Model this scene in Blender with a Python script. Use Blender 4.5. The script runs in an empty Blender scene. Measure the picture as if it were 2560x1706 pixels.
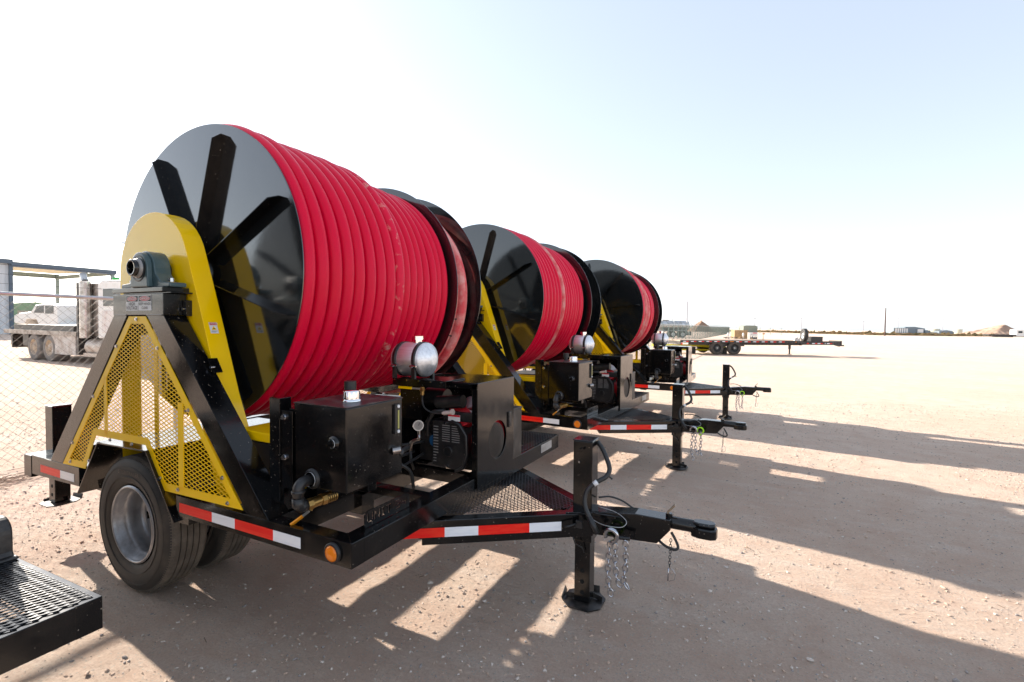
import bpy, bmesh, math, random
from mathutils import Vector, Matrix, noise
R = math.radians
sin, cos, pi = math.sin, math.cos, math.pi
SC = bpy.context.scene
COL = SC.collection

# ------------------------------------------------------------------ camera
PSI, PIT, ROL = 0.4662, 0.0336, 0.0160
CAM = Vector((3.3178, -1.5421, 1.6449))
FPX = 1219.03
fw = Vector((-sin(PSI)*cos(PIT), cos(PSI)*cos(PIT), -sin(PIT)))
r0 = Vector((cos(PSI), sin(PSI), 0)); u0 = r0.cross(fw)
rt = r0*cos(ROL)+u0*sin(ROL); up = -r0*sin(ROL)+u0*cos(ROL)
cd = bpy.data.cameras.new('camera'); cam = bpy.data.objects.new('camera', cd); COL.objects.link(cam)
m = Matrix.Identity(4)
for i in range(3):
    m[i][0] = rt[i]; m[i][1] = up[i]; m[i][2] = -fw[i]; m[i][3] = CAM[i]
cam.matrix_world = m
cd.sensor_fit = 'HORIZONTAL'; cd.sensor_width = 36; cd.lens = 36*FPX/2560
cd.clip_start = 0.05; cd.clip_end = 20000
SC.camera = cam

# ------------------------------------------------------------------ light
SUN_EL = R(23.5)
SD = Vector((-cos(R(9)), sin(R(9)), 0))*cos(SUN_EL)+Vector((0, 0, sin(SUN_EL)))
w = bpy.data.worlds.new('World'); SC.world = w; w.use_nodes = True
nt = w.node_tree; bg = nt.nodes['Background']
sk = nt.nodes.new('ShaderNodeTexSky'); sk.sky_type = 'NISHITA'; sk.sun_disc = False
sk.sun_elevation = SUN_EL; sk.sun_rotation = math.atan2(SD.x, SD.y)
sk.altitude = 0; sk.air_density = 1.0; sk.dust_density = 0.8; sk.ozone_density = 1.2
bw = nt.nodes.new('ShaderNodeRGBToBW'); nt.links.new(sk.outputs[0], bw.inputs[0])   # greys the sky towards its own brightness
mw = nt.nodes.new('ShaderNodeMix'); mw.data_type = 'RGBA'; mw.inputs[0].default_value = 0.57
nt.links.new(sk.outputs[0], mw.inputs[6]); nt.links.new(bw.outputs[0], mw.inputs[7]); sky_fill = nt.nodes.new('ShaderNodeMix'); sky_fill.data_type = 'RGBA'; sky_fill.blend_type = 'ADD'; sky_fill.clamp_result = False; sky_fill.inputs[0].default_value = 1.0   # constant pale blue added to the sky as fill for shaded sides
ms = nt.nodes.new('ShaderNodeVectorMath'); ms.operation = 'SCALE'; ms.inputs[3].default_value = 0.42
nt.links.new(mw.outputs[2], ms.inputs[0]); nt.links.new(ms.outputs[0], sky_fill.inputs[6]); sky_fill.inputs[7].default_value = (.86, 1.00, 1.22, 1)
nt.links.new(sky_fill.outputs[2], bg.inputs[0]); bg.inputs[1].default_value = 0.086
sl = bpy.data.lights.new('sun', 'SUN'); sl.energy = 2.3; sl.angle = R(0.6); sl.color = (1, .91, .80)
so = bpy.data.objects.new('sun', sl); COL.objects.link(so)
so.rotation_euler = SD.to_track_quat('Z', 'Y').to_euler()
so.location = (-20, 5, 20)
SC.view_settings.view_transform = 'Standard'; SC.view_settings.look = 'None'
SC.view_settings.exposure = 2.45; SC.view_settings.gamma = 1

# ------------------------------------------------------------------ materials
def pr(name, col, rough=.5, metal=0., coat=0., spec=None, alpha=1):
    m = bpy.data.materials.new(name); m.use_nodes = True
    b = m.node_tree.nodes['Principled BSDF']
    b.inputs['Base Color'].default_value = (*col, 1); b.inputs['Roughness'].default_value = rough
    b.inputs['Metallic'].default_value = metal; b.inputs['Coat Weight'].default_value = coat
    b.inputs['Coat Roughness'].default_value = .08
    if spec is not None: b.inputs['Specular IOR Level'].default_value = spec
    return m
def vary(m, c2, scale=6, lo=.45, hi=.65, amt=1, detail=5, rough2=None, bump=0, bscale=60, stretch=(1, 1, 1)):
    """mix the base colour towards c2 with noise; optional roughness change and bump"""
    t = m.node_tree; N = t.nodes; L = t.links; b = N['Principled BSDF']
    tc = N.new('ShaderNodeTexCoord'); mp = N.new('ShaderNodeMapping'); mp.inputs['Scale'].default_value = stretch
    L.new(tc.outputs['Object'], mp.inputs[0])
    n = N.new('ShaderNodeTexNoise'); n.inputs['Scale'].default_value = scale; n.inputs['Detail'].default_value = detail
    n.inputs['Roughness'].default_value = .65
    L.new(mp.outputs[0], n.inputs[0])
    r = N.new('ShaderNodeMapRange'); r.inputs[1].default_value = lo; r.inputs[2].default_value = hi; r.inputs[4].default_value = amt
    L.new(n.outputs[0], r.inputs[0])
    mx = N.new('ShaderNodeMix'); mx.data_type = 'RGBA'
    src = b.inputs['Base Color']
    if src.is_linked: L.new(src.links[0].from_socket, mx.inputs[6])
    else: mx.inputs[6].default_value = src.default_value
    mx.inputs[7].default_value = (*c2, 1); L.new(r.outputs[0], mx.inputs[0])
    L.new(mx.outputs[2], src)
    if rough2 is not None:
        q = N.new('ShaderNodeMapRange'); q.inputs[3].default_value = b.inputs['Roughness'].default_value; q.inputs[4].default_value = rough2
        L.new(r.outputs[0], q.inputs[0]); L.new(q.outputs[0], b.inputs['Roughness'])
    if bump:
        n2 = N.new('ShaderNodeTexNoise'); n2.inputs['Scale'].default_value = bscale; n2.inputs['Detail'].default_value = 3
        L.new(mp.outputs[0], n2.inputs[0])
        bp = N.new('ShaderNodeBump'); bp.inputs['Strength'].default_value = 1; bp.inputs['Distance'].default_value = bump
        L.new(n2.outputs[0], bp.inputs['Height']); L.new(bp.outputs[0], b.inputs['Normal'])
    return m
BLK = vary(vary(pr('black_paint', (.0032, .0032, .0036), .15, 0, .25, .38), (.016, .013, .011), 5, .5, .75, .8, 6, .36), (.30, .25, .2), 75, .705, .73, .8, 2, None, .0005, 14)
BLKF = vary(pr('black_gloss_flange', (.007, .008, .009), .09, 0, 1, .8), (.03, .028, .027), 3, .55, .8, .5, 6, .2, .0006, 9)
BLKD = vary(pr('dusty_black', (.012, .011, .011), .4), (.16, .135, .115), 9, .45, .75, .65, 7, .75)
BLKM = vary(pr('mesh_black', (.016, .018, .022), .3, 0, .3), (.09, .08, .075), 12, .5, .75, .5, 5, .6)
YEL = vary(pr('yellow_paint', (1.0, .62, .001), .22, 0, .25, .4), (.96, .57, .002), 3, .45, .7, .5, 5, .35, .0003, 25)
YELM = vary(pr('yellow_mesh_paint', (1.0, .61, .001), .38, 0, 0, .3), (.95, .55, .002), 9, .5, .75, .5)
RED = vary(vary(pr('red_hose', (.64, .0010, .036), .36, 0, 0, .18), (.62, .006, .026), 2.5, .48, .75, .6, 6, .5), (.5, .15, .13), 11, .70, .82, .4, 7)
REDD = vary(pr('dusty_red_hose', (.66, .0015, .040), .4, 0, 0, .22), (.68, .36, .30), 13, .55, .66, .9, 6)
PINK = vary(pr('worn_hose', (.60, .05, .06), .6), (.66, .30, .27), 7, .4, .62, .9, 7)
TYRE = vary(pr('tyre_rubber', (.022, .021, .020), .62), (.10, .082, .066), 5, .45, .75, .7, 6, .9)
TREAD = vary(pr('tyre_tread', (.085, .070, .056), .8), (.19, .155, .12), 12, .4, .7, .7, 6)
STEEL = vary(pr('wheel_silver', (.34, .345, .36), .36, .55), (.13, .12, .115), 6, .45, .7, .7, 5, .55)
ALU = vary(pr('brushed_aluminium', (.86, .86, .88), .48, .9), (.55, .55, .57), 5, .4, .7, .7, 4, .42, .0002, 180, (1, 9, 9))
CHR = pr('chrome', (.85, .86, .88), .12, 1)
ZINC = vary(pr('zinc_chain', (.50, .52, .56), .2, 1), (.25, .24, .24), 60, .45, .7, .6)
BRASS = pr('brass', (.42, .26, .09), .4, 1)
TEAL = vary(pr('cast_teal', (.045, .085, .095), .38, .0, .2), (.09, .13, .14), 20, .45, .7, .6, 5, .5, .0008, 90)
RTAPE = vary(pr('red_tape', (.85, .010, .008), .35, 0, 0, .3), (.90, .05, .02), 2, .4, .6, .6, 2, None, 0, 60, (1, 8, 30))
WTAPE = vary(pr('white_tape', (.86, .89, .93), .3), (.72, .76, .82), 2, .45, .65, .6, 2, None, 0, 60, (1, 8, 30))
AMB = pr('amber_lens', (.85, .22, .005), .25); AMB.node_tree.nodes['Principled BSDF'].inputs['Subsurface Weight'].default_value = .2
REDL = pr('red_lens', (.75, .02, .02), .2)
WHT = vary(pr('white_paint', (.72, .72, .70), .4), (.52, .48, .43), 4, .5, .8, .6, 6)
SIGNW = pr('sign_white', (.72, .73, .74), .45); INK = pr('ink_black', (.012, .012, .012), .5); SRED = pr('sign_red', (.62, .03, .05), .45)
LIME = pr('lime_latch', (.42, .85, .02), .4); ORG = pr('orange_vinyl', (.85, .30, .01), .4); BLUE = pr('blue_filter', (.01, .09, .22), .35)
RUB = pr('rubber_hose', (.018, .018, .019), .42); ENG = vary(pr('engine_black', (.014, .014, .015), .35), (.05, .045, .04), 12, .5, .7, .7)
REDE = pr('engine_red', (.45, .008, .015), .3, 0, .3); FILT = pr('fuel_filter', (.62, .50, .44), .35); GREY = pr('grey_plate', (.32, .31, .30), .45, .3)
HOLE = pr('hole_dark', (.003, .003, .003), .9)
GALV = vary(pr('galvanised', (.50, .52, .52), .38, .75), (.36, .36, .35), 6, .4, .7, .6)
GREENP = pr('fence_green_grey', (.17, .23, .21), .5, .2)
WOOD = vary(pr('plywood', (.42, .27, .13), .7), (.30, .18, .09), 3, .4, .7, .7)
GLASS = pr('dark_glass', (.02, .03, .035), .25, 0, 0, .3)

# ------------------------------------------------------------------ mesh builder
def rotm(ax, a): return Matrix.Rotation(a, 3, ax)
class MB:
    def __init__(s): s.v = []; s.f = []; s.m = []; s.s = []; s.T = None
    def add(s, vs, fs, mi=0, sm=False):
        o = len(s.v)
        if s.T is not None: vs = [s.T @ Vector(p) for p in vs]
        s.v += [tuple(p) for p in vs]
        for f in fs: s.f.append([i+o for i in f]); s.m.append(mi); s.s.append(sm)
    def box(s, x0, x1, y0, y1, z0, z1, mi=0):
        s.add([(x, y, z) for x in (x0, x1) for y in (y0, y1) for z in (z0, z1)],
              [(0, 1, 3, 2), (4, 6, 7, 5), (0, 4, 5, 1), (2, 3, 7, 6), (0, 2, 6, 4), (1, 5, 7, 3)], mi)
    def bar(s, a, b, wd, th, upv=(0, 0, 1), mi=0):
        a = Vector(a); b = Vector(b); d = (b-a).normalized(); u = Vector(upv)
        x = d.cross(u)
        if x.length < 1e-5: x = d.cross(Vector((1, 0, 0)))
        x.normalize(); u = x.cross(d)
        x = x*wd/2; u = u*th/2
        s.add([a-x-u, a+x-u, a+x+u, a-x+u, b-x-u, b+x-u, b+x+u, b-x+u],
              [(0, 3, 2, 1), (4, 5, 6, 7), (0, 1, 5, 4), (1, 2, 6, 5), (2, 3, 7, 6), (3, 0, 4, 7)], mi)
    def prism(s, poly, ax, a, b, mi=0):
        n = len(poly)
        def P(p, h): return {'y': (p[0], h, p[1]), 'x': (h, p[0], p[1]), 'z': (p[0], p[1], h)}[ax]
        s.add([P(p, a) for p in poly]+[P(p, b) for p in poly],
              [list(range(n)), list(range(2*n-1, n-1, -1))]+[(i, (i+1) % n, n+(i+1) % n, n+i) for i in range(n)], mi)
    def cyl(s, a, b, r, r2=None, n=16, mi=0, cap=True, sm=True):
        a = Vector(a); b = Vector(b); r2 = r if r2 is None else r2
        d = (b-a).normalized(); x = d.orthogonal().normalized(); y = d.cross(x)
        ring = lambda c, q: [c+x*(q*cos(2*pi*i/n))+y*(q*sin(2*pi*i/n)) for i in range(n)]
        s.add(ring(a, r)+ring(b, r2), [(i, (i+1) % n, n+(i+1) % n, n+i) for i in range(n)], mi, sm)
        if cap:
            s.add(ring(a, r), [list(range(n))[::-1]], mi); s.add(ring(b, r2), [list(range(n))], mi)
    def tube(s, pts, r, n=8, mi=0, closed=False):
        P = [Vector(p) for p in pts]; k = len(P); vs = []
        x = None
        for i in range(k):
            if closed: d = P[(i+1) % k]-P[i-1]
            else: d = P[min(i+1, k-1)]-P[max(i-1, 0)]
            d.normalize()
            if x is None: x = d.orthogonal().normalized()
            x = (x-d*x.dot(d)).normalized(); y = d.cross(x)
            vs += [P[i]+x*(r*cos(2*pi*j/n))+y*(r*sin(2*pi*j/n)) for j in range(n)]
        fs = []
        for i in range(k if closed else k-1):
            a = i*n; b = ((i+1) % k)*n
            fs += [(a+j, a+(j+1) % n, b+(j+1) % n, b+j) for j in range(n)]
        if not closed: fs += [list(range(n))[::-1], [(k-1)*n+j for j in range(n)]]
        s.add(vs, fs, mi, True)
    def lathe(s, prof, c, ax, n=48, mi=0, closed=False, sm=True):
        """prof [(r,h)] about axis through c"""
        c = Vector(c); A = {'x': (Vector((0, 1, 0)), Vector((0, 0, 1)), Vector((1, 0, 0))), 'y': (Vector((1, 0, 0)), Vector((0, 0, 1)), Vector((0, 1, 0))), 'z': (Vector((1, 0, 0)), Vector((0, 1, 0)), Vector((0, 0, 1)))}[ax]
        k = len(prof); vs = []
        for r, h in prof:
            vs += [c+A[0]*(r*cos(2*pi*j/n))+A[1]*(r*sin(2*pi*j/n))+A[2]*h for j in range(n)]
        fs = []
        for i in range(k if closed else k-1):
            a = i*n; b = ((i+1) % k)*n
            fs += [(a+j, a+(j+1) % n, b+(j+1) % n, b+j) for j in range(n)]
        s.add(vs, fs, mi, sm)
    def text(s, txt, size, org, right, upv, mi=0, depth=.0008):
        vs, fs = TXT(txt)
        right = Vector(right).normalized(); upv = Vector(upv).normalized(); nn = right.cross(upv); org = Vector(org)
        s.add([org+right*(p[0]*size)+upv*(p[1]*size)+nn*depth for p in vs], fs, mi)
    def build(s, name, mats, parent=None, bevel=0, merge=False):
        me = bpy.data.meshes.new(name); me.from_pydata(s.v, [], s.f)
        mats = mats if isinstance(mats, (list, tuple)) else [mats]
        for q in mats: me.materials.append(q)
        me.polygons.foreach_set('material_index', s.m); me.polygons.foreach_set('use_smooth', s.s)
        bm = bmesh.new(); bm.from_mesh(me)
        bmesh.ops.recalc_face_normals(bm, faces=bm.faces); bm.to_mesh(me); bm.free()
        me.update()
        o = bpy.data.objects.new(name, me); COL.objects.link(o)
        if parent is not None: o.parent = parent
        if bevel:
            b = o.modifiers.new('bevel', 'BEVEL'); b.width = bevel; b.segments = 2; b.limit_method = 'ANGLE'; b.angle_limit = R(40)
            b.harden_normals = False
        return o
_tc = {}
def TXT(t):
    if t not in _tc:
        c = bpy.data.curves.new('tmp', 'FONT'); c.body = t; c.align_x = 'CENTER'; c.align_y = 'CENTER'; c.resolution_u = 2; c.offset = .012
        o = bpy.data.objects.new('tmp', c); COL.objects.link(o)
        dg = bpy.context.evaluated_depsgraph_get(); me = bpy.data.meshes.new_from_object(o.evaluated_get(dg))
        _tc[t] = ([tuple(v.co) for v in me.vertices], [list(p.vertices) for p in me.polygons])
        bpy.data.objects.remove(o); bpy.data.curves.remove(c); bpy.data.meshes.remove(me)
    return _tc[t]
def sm(pts, k=6):
    P = [Vector(p) for p in pts]; P = [P[0]*2-P[1]]+P+[P[-1]*2-P[-2]]; out = []
    for i in range(1, len(P)-2):
        for j in range(k):
            t = j/k; a, b, c, d = P[i-1], P[i], P[i+1], P[i+2]
            out.append(.5*((2*b)+(c-a)*t+(2*a-5*b+4*c-d)*t*t+(3*b-a-3*c+d)*t*t*t))
    return out+[P[-2]]
def inset(poly, d):
    n = len(poly); A = sum(poly[i][0]*poly[(i+1) % n][1]-poly[(i+1) % n][0]*poly[i][1] for i in range(n))
    sg = 1 if A > 0 else -1; out = []
    for i in range(n):
        p0 = Vector(poly[i-1]); p1 = Vector(poly[i]); p2 = Vector(poly[(i+1) % n])
        a = (p1-p0).normalized(); b = (p2-p1).normalized()
        na = Vector((-a.y, a.x))*sg; nb = Vector((-b.y, b.x))*sg
        k = (na+nb); k = k/max(.25, (1+na.dot(nb)))
        out.append(tuple(p1+k*d))
    return out
def lattice(mb, poly, W, H, wd, th, mapf, mi=0, tilt=0):
    """expanded metal: two families of thin strands clipped to the polygon, long diamond way along s"""
    xs = [p[0] for p in poly]; ys = [p[1] for p in poly]; n = len(poly)
    for sg in (1, -1):
        k = sg*H/W
        cs = [p[1]-k*p[0] for p in poly]; c = math.floor(min(cs)/H)*H
        while c < max(cs):
            xx = []
            for i in range(n):
                (x0, y0), (x1, y1) = poly[i], poly[(i+1) % n]
                g0 = y0-k*x0-c; g1 = y1-k*x1-c
                if (g0 > 0) != (g1 > 0): t = g0/(g0-g1); xx.append(x0+t*(x1-x0))
            xx.sort()
            for i in range(0, len(xx)-1, 2):
                a, b = xx[i], xx[i+1]
                if b-a > .002: mb.bar(mapf(a, k*a+c, sg), mapf(b, k*b+c, sg), wd, th, mapf(0, 0, 9), mi)
            c += H
def thing(name, label, cat, loc=(0, 0, 0), rot=(0, 0, 0), group=None):
    o = bpy.data.objects.new(name, None); COL.objects.link(o); o.location = loc; o.rotation_euler = rot
    o.empty_display_size = .1
    return tag(o, label, cat, group)
def tag(o, label=None, cat=None, group=None, kind=None):
    if label: o['label'] = label
    if cat: o['category'] = cat
    if group: o['group'] = group
    if kind: o['kind'] = kind
    return o
rnd = random.Random(7)

# ------------------------------------------------------------------ ground
def axis_pts(lo, hi, flo, fhi, st, grow=1.16):
    a = []; x = flo
    while x < fhi: a.append(x); x += st
    d = st; x = a[-1]
    while x < hi: d *= grow; x += d; a.append(min(x, hi))
    d = st; x = flo; b = []
    while x > lo: d *= grow; x -= d; b.append(max(x, lo))
    return b[::-1]+a
def gh(x, y):
    d = math.hypot(x-3.3, y+1.5)
    f = 1/(1+d*.03)
    ru = math.exp(-((y-(.9+.12*x+.25*sin(x*.5)))/.16)**2)+math.exp(-((y-(2.6+.12*x+.25*sin(x*.5)))/.16)**2) if x > 2.7 else 0
    z = -.010*ru+.012*noise.noise(Vector((x*.7, y*.7, 3)))+.006*noise.noise(Vector((x*2.3, y*2.3, 1)))+.006*noise.noise(Vector((x*7, y*7, 2)))+.004*noise.noise(Vector((x*15, y*15, 5)))
    return z*f
GX = axis_pts(-3000, 3000, -3, 9, .055); GY = axis_pts(-400, 4000, -1.6, 9, .055)
gm = bpy.data.meshes.new('ground')
nx, ny = len(GX), len(GY)
gm.from_pydata([(x, y, gh(x, y)-.004) for x in GX for y in GY], [], [(i*ny+j, (i+1)*ny+j, (i+1)*ny+j+1, i*ny+j+1) for i in range(nx-1) for j in range(ny-1)])
gm.polygons.foreach_set('use_smooth', [True]*len(gm.polygons))
GND = bpy.data.materials.new('caliche_sand'); GND.use_nodes = True
t = GND.node_tree; N = t.nodes; L = t.links; b = N['Principled BSDF']; b.inputs['Roughness'].default_value = .95; b.inputs['Specular IOR Level'].default_value = .15
tc = N.new('ShaderNodeTexCoord')
def nz(sc, det=6, ro=.6, st=(1, 1, 1), rot=0):
    mp = N.new('ShaderNodeMapping'); mp.inputs['Scale'].default_value = st; mp.inputs['Rotation'].default_value = (0, 0, rot)
    L.new(tc.outputs['Object'], mp.inputs[0])
    n = N.new('ShaderNodeTexNoise'); n.inputs['Scale'].default_value = sc; n.inputs['Detail'].default_value = det; n.inputs['Roughness'].default_value = ro
    L.new(mp.outputs[0], n.inputs[0]); return n.outputs[0]
def rng(src, a, b_, c=0, d=1):
    r = N.new('ShaderNodeMapRange'); 
    for i, v in enumerate((a, b_, c, d)): r.inputs[i+1].default_value = v
    L.new(src, r.inputs[0]); return r.outputs[0]
def mixc(f, A, B):
    mx = N.new('ShaderNodeMix'); mx.data_type = 'RGBA'; L.new(f, mx.inputs[0])
    for i, q in ((6, A), (7, B)):
        if isinstance(q, tuple): mx.inputs[i].default_value = (*q, 1)
        else: L.new(q, mx.inputs[i])
    return mx.outputs[2]
c1 = mixc(rng(nz(.35, 5, .6), .35, .65), (.74, .565, .445), (.84, .69, .57))
c2 = mixc(rng(nz(3.2, 8, .7), .42, .62, 0, .75), c1, (.70, .50, .385))
c3 = mixc(rng(nz(1.1, 4, .6, (1, 5, 1), .35), .52, .7, 0, .6), c2, (.82, .70, .60))
c3b = mixc(rng(nz(75, 5, .8), .45, .60, 0, .62), c3, (.60, .435, .335))
vo = N.new('ShaderNodeTexVoronoi'); vo.inputs['Scale'].default_value = 70; L.new(tc.outputs['Object'], vo.inputs[0])
sp = N.new('ShaderNodeSeparateColor'); L.new(vo.outputs['Color'], sp.inputs[0])
mm = N.new('ShaderNodeMath'); mm.operation = 'MULTIPLY'; L.new(rng(vo.outputs['Distance'], .22, .36, 1, 0), mm.inputs[0]); L.new(rng(sp.outputs[0], .66, .72), mm.inputs[1])
c4 = mixc(mm.outputs[0], c3b, (.60, .53, .46))
L.new(c4, b.inputs['Base Color'])
ad = N.new('ShaderNodeMath'); ad.operation = 'ADD'
L.new(rng(nz(34, 10, .85), .3, .7, 0, .030), ad.inputs[0])
ad2 = N.new('ShaderNodeMath'); ad2.operation = 'MULTIPLY_ADD'; L.new(mm.outputs[0], ad2.inputs[0]); ad2.inputs[1].default_value = .007; wv = N.new('ShaderNodeTexWave'); wv.inputs['Scale'].default_value = 7; wv.inputs['Distortion'].default_value = 3; wv.inputs['Detail'].default_value = 3; wv.inputs['Detail Scale'].default_value = 1.2
wm = N.new('ShaderNodeMapping'); wm.inputs['Rotation'].default_value = (0, 0, 1.25); L.new(tc.outputs['Object'], wm.inputs[0]); L.new(wm.outputs[0], wv.inputs[0])
wk = N.new('ShaderNodeMath'); wk.operation = 'MULTIPLY'; L.new(wv.outputs['Fac'], wk.inputs[0]); L.new(rng(nz(.5, 3, .5, (1, 3, 1), .2), .5, .62, 0, .006), wk.inputs[1])
ad3 = N.new('ShaderNodeMath'); ad3.operation = 'ADD'; L.new(rng(nz(5, 6, .65, (1, 2.4, 1), .25), .3, .7, 0, .035), ad3.inputs[0]); L.new(wk.outputs[0], ad3.inputs[1])
L.new(ad3.outputs[0], ad2.inputs[2])
L.new(ad2.outputs[0], ad.inputs[1])
bp = N.new('ShaderNodeBump'); bp.inputs['Strength'].default_value = .85; bp.inputs['Distance'].default_value = 1
L.new(ad.outputs[0], bp.inputs['Height']); L.new(bp.outputs[0], b.inputs['Normal'])
gm.materials.append(GND)
go = bpy.data.objects.new('ground', gm); COL.objects.link(go); tag(go, kind='structure')

# gravel: small stones lying on the yard, too many to count
ico_v = []
ph = (1+5**.5)/2
for a in (-1, 1):
    for b_ in (-ph, ph): ico_v += [(0, a, b_), (a, b_, 0), (b_, 0, a)]
ico_v = [Vector(v).normalized() for v in ico_v]
_b = bmesh.new()
for v in ico_v: _b.verts.new(v)
bmesh.ops.convex_hull(_b, input=_b.verts); _b.verts.ensure_lookup_table(); _b.verts.index_update()
ICOF = [[v.index for v in f.verts] for f in _b.faces]; ICOV = [v.co.copy() for v in _b.verts]; _b.free()
g = MB()
def stone(mb, x, y, z, r, mi):
    a = rnd.uniform(0, 6.28); sx, sy, sz = rnd.uniform(.8, 1.5), rnd.uniform(.5, 1.0), rnd.uniform(.45, .8)
    ca, sa = cos(a), sin(a); vs = []
    for v in ICOV:
        k = r*rnd.uniform(.65, 1.2); X, Y, Z = v.x*sx*k, v.y*sy*k, v.z*sz*k
        vs.append((x+X*ca-Y*sa, y+X*sa+Y*ca, z+Z))
    mb.add(vs, ICOF, mi)
def in_view(x, y):
    d = Vector((x, y, 0))-CAM; D = d.dot(fw)
    return D > .6 and abs(d.dot(rt)/D) < 1.15
cnt = 0
while cnt < 22000:
    D = .9+10*rnd.random()**1.6; l = rnd.uniform(-1.1, 1.1)*D
    p = CAM+Vector((fw.x, fw.y, 0))*D+r0*l; x, y = p.x, p.y
    if noise.noise(Vector((x*.9, y*.9, 7))) < rnd.uniform(-.8, .5): continue
    r = .0022+.0075*rnd.random()**4+.0006*D
    if rnd.random() < .010: r *= rnd.uniform(1.4, 2.3)
    stone(g, x, y, gh(x, y)-.004+r*.2, r, rnd.choice((0, 0, 1, 1, 1, 2))); cnt += 1
for (x, y) in ((3.6, 1.25), (3.45, 1.0), (3.9, 1.9), (3.1, .55), (2.7, .3), (2.2, .1), (1.92, .93), (3.0, .1), (4.2, 1.4), (.2, -.42), (-.1, -.5), (.6, -.45)):
    stone(g, x, y, .006, rnd.uniform(.012, .02), rnd.choice((0, 1, 2)))
S1 = pr('stone_pale', (.54, .47, .41), .9); S2 = pr('stone_tan', (.46, .34, .26), .9); S3 = pr('stone_grey', (.28, .25, .23), .9)
tag(g.build('gravel', [S1, S2, S3]), 'small pale and tan stones scattered over the sandy yard', 'gravel', kind='stuff')
# twigs
g = MB()
for i in range(46):
    x, y = rnd.uniform(.5, 7), rnd.uniform(-.6, 4); a = rnd.uniform(0, 3.1); l = rnd.uniform(.015, .05)
    g.bar((x, y, .006), (x+l*cos(a), y+l*sin(a), .01), .003, .003)
for i in range(260):
    y = rnd.uniform(-.2, 2.4); x = -3.5+rnd.gauss(0, .16)+.1*sin(y*3); a = rnd.gauss(1.3, .5); l = rnd.uniform(.05, .22)
    g.bar((x, y, rnd.uniform(.0, .02)), (x+l*cos(a), y+l*sin(a), rnd.uniform(.005, .035)), .005, .004)
tag(g.build('dry_twigs', vary(pr('twig', (.17, .11, .075), .9), (.3, .22, .16), 9, .4, .6, .8)), 'dry twigs and stalks blown along the fence and over the yard', 'twigs', kind='stuff')

# ------------------------------------------------------------------ hose reel trailer
WID = 2.4384
def my(y): return WID-y
TAPES = 'red and white reflective tape'
def wheel_parts(parent, yo, inner):
    """dual wheel, outer face at y=yo, inner=+1 grows to +y, -1 to -y"""
    k = inner; y = lambda h: yo+k*h
    wt = bpy.data.objects.new('wheel', None); COL.objects.link(wt); wt.parent = parent; wt.location = (0, yo, .41); wt.empty_display_size = .1
    g = MB(); pf = [(.232, .035), (.240, .018), (.262, .008), (.30, .002), (.335, .0), (.365, .004), (.385, .012), (.397, .022)]
    g.lathe([(r, k*h) for r, h in pf], (0, 0, 0), 'y', 80, 0)
    tp = [(.397, .022), (.404, .030)]
    h = .034
    for i in range(5):
        tp += [(.409, h), (.410, h+.026), (.397, h+.0275), (.397, h+.0335)]; h += .0345
    tp = tp[:-2]; tp += [(.404, .21), (.397, .218)]
    g.lathe([(r, k*hh) for r, hh in tp], (0, 0, 0), 'y', 80, 1, sm=False)
    g.lathe([(r, k*(.24-hh)) for r, hh in pf], (0, 0, 0), 'y', 80, 0)
    # moulded rings and shoulder serrations
    for rr in (.29, .352): g.lathe([(rr-.002, k*.0035), (rr, -k*.0012), (rr+.002, k*.003)], (0, 0, 0), 'y', 80, 0)
    for i in range(150):
        a = 2*pi*i/150; c, s_ = cos(a), sin(a)
        g.bar((c*.392, k*.016, s_*.392), (c*.4085, k*.033, s_*.4085), .004, .003, (0, 1, 0), 1)
    g.text('STEER/TRAILER', .034, (0, -.0035*1, .312), (1, 0, 0), (0, 0, 1), 1) if k > 0 and inner == 1 and yo < .1 else None
    g.build('tyre', [TYRE, TREAD], wt)
    g = MB()
    rp = [(.234, .014), (.226, .006), (.221, .006), (.218, .014), (.214, .028), (.206, .036), (.204, .060), (.196, .066), (.188, .078), (.186, .112), (.191, .122), (.190, .150), (.184, .162), (.172, .170)]
    g.lathe([(r, k*h) for r, h in rp], (0, 0, 0), 'y', 72, 0)
    # disc with hand holes
    rr = [.062, .10, .112, .158, .174]; n = 60
    for i in range(n):
        for j in range(4):
            if j == 2 and (i % 10) in (0, 1, 2): continue
            a0, a1 = 2*pi*i/n, 2*pi*(i+1)/n
            g.add([(rr[q]*cos(a), k*(.168-.012*(q < 2)), rr[q]*sin(a)) for a, q in ((a0, j), (a1, j), (a1, j+1), (a0, j+1))], [(0, 1, 2, 3)], 0, False)
    g.cyl((0, k*.145, 0), (0, k*.17, 0), .060, n=24)
    for i in range(8): a = i*pi/4; g.cyl((.082*cos(a), k*.148, .082*sin(a)), (.082*cos(a), k*.17, .082*sin(a)), .010, n=6)
    g.build('rim', STEEL, wt)

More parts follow.
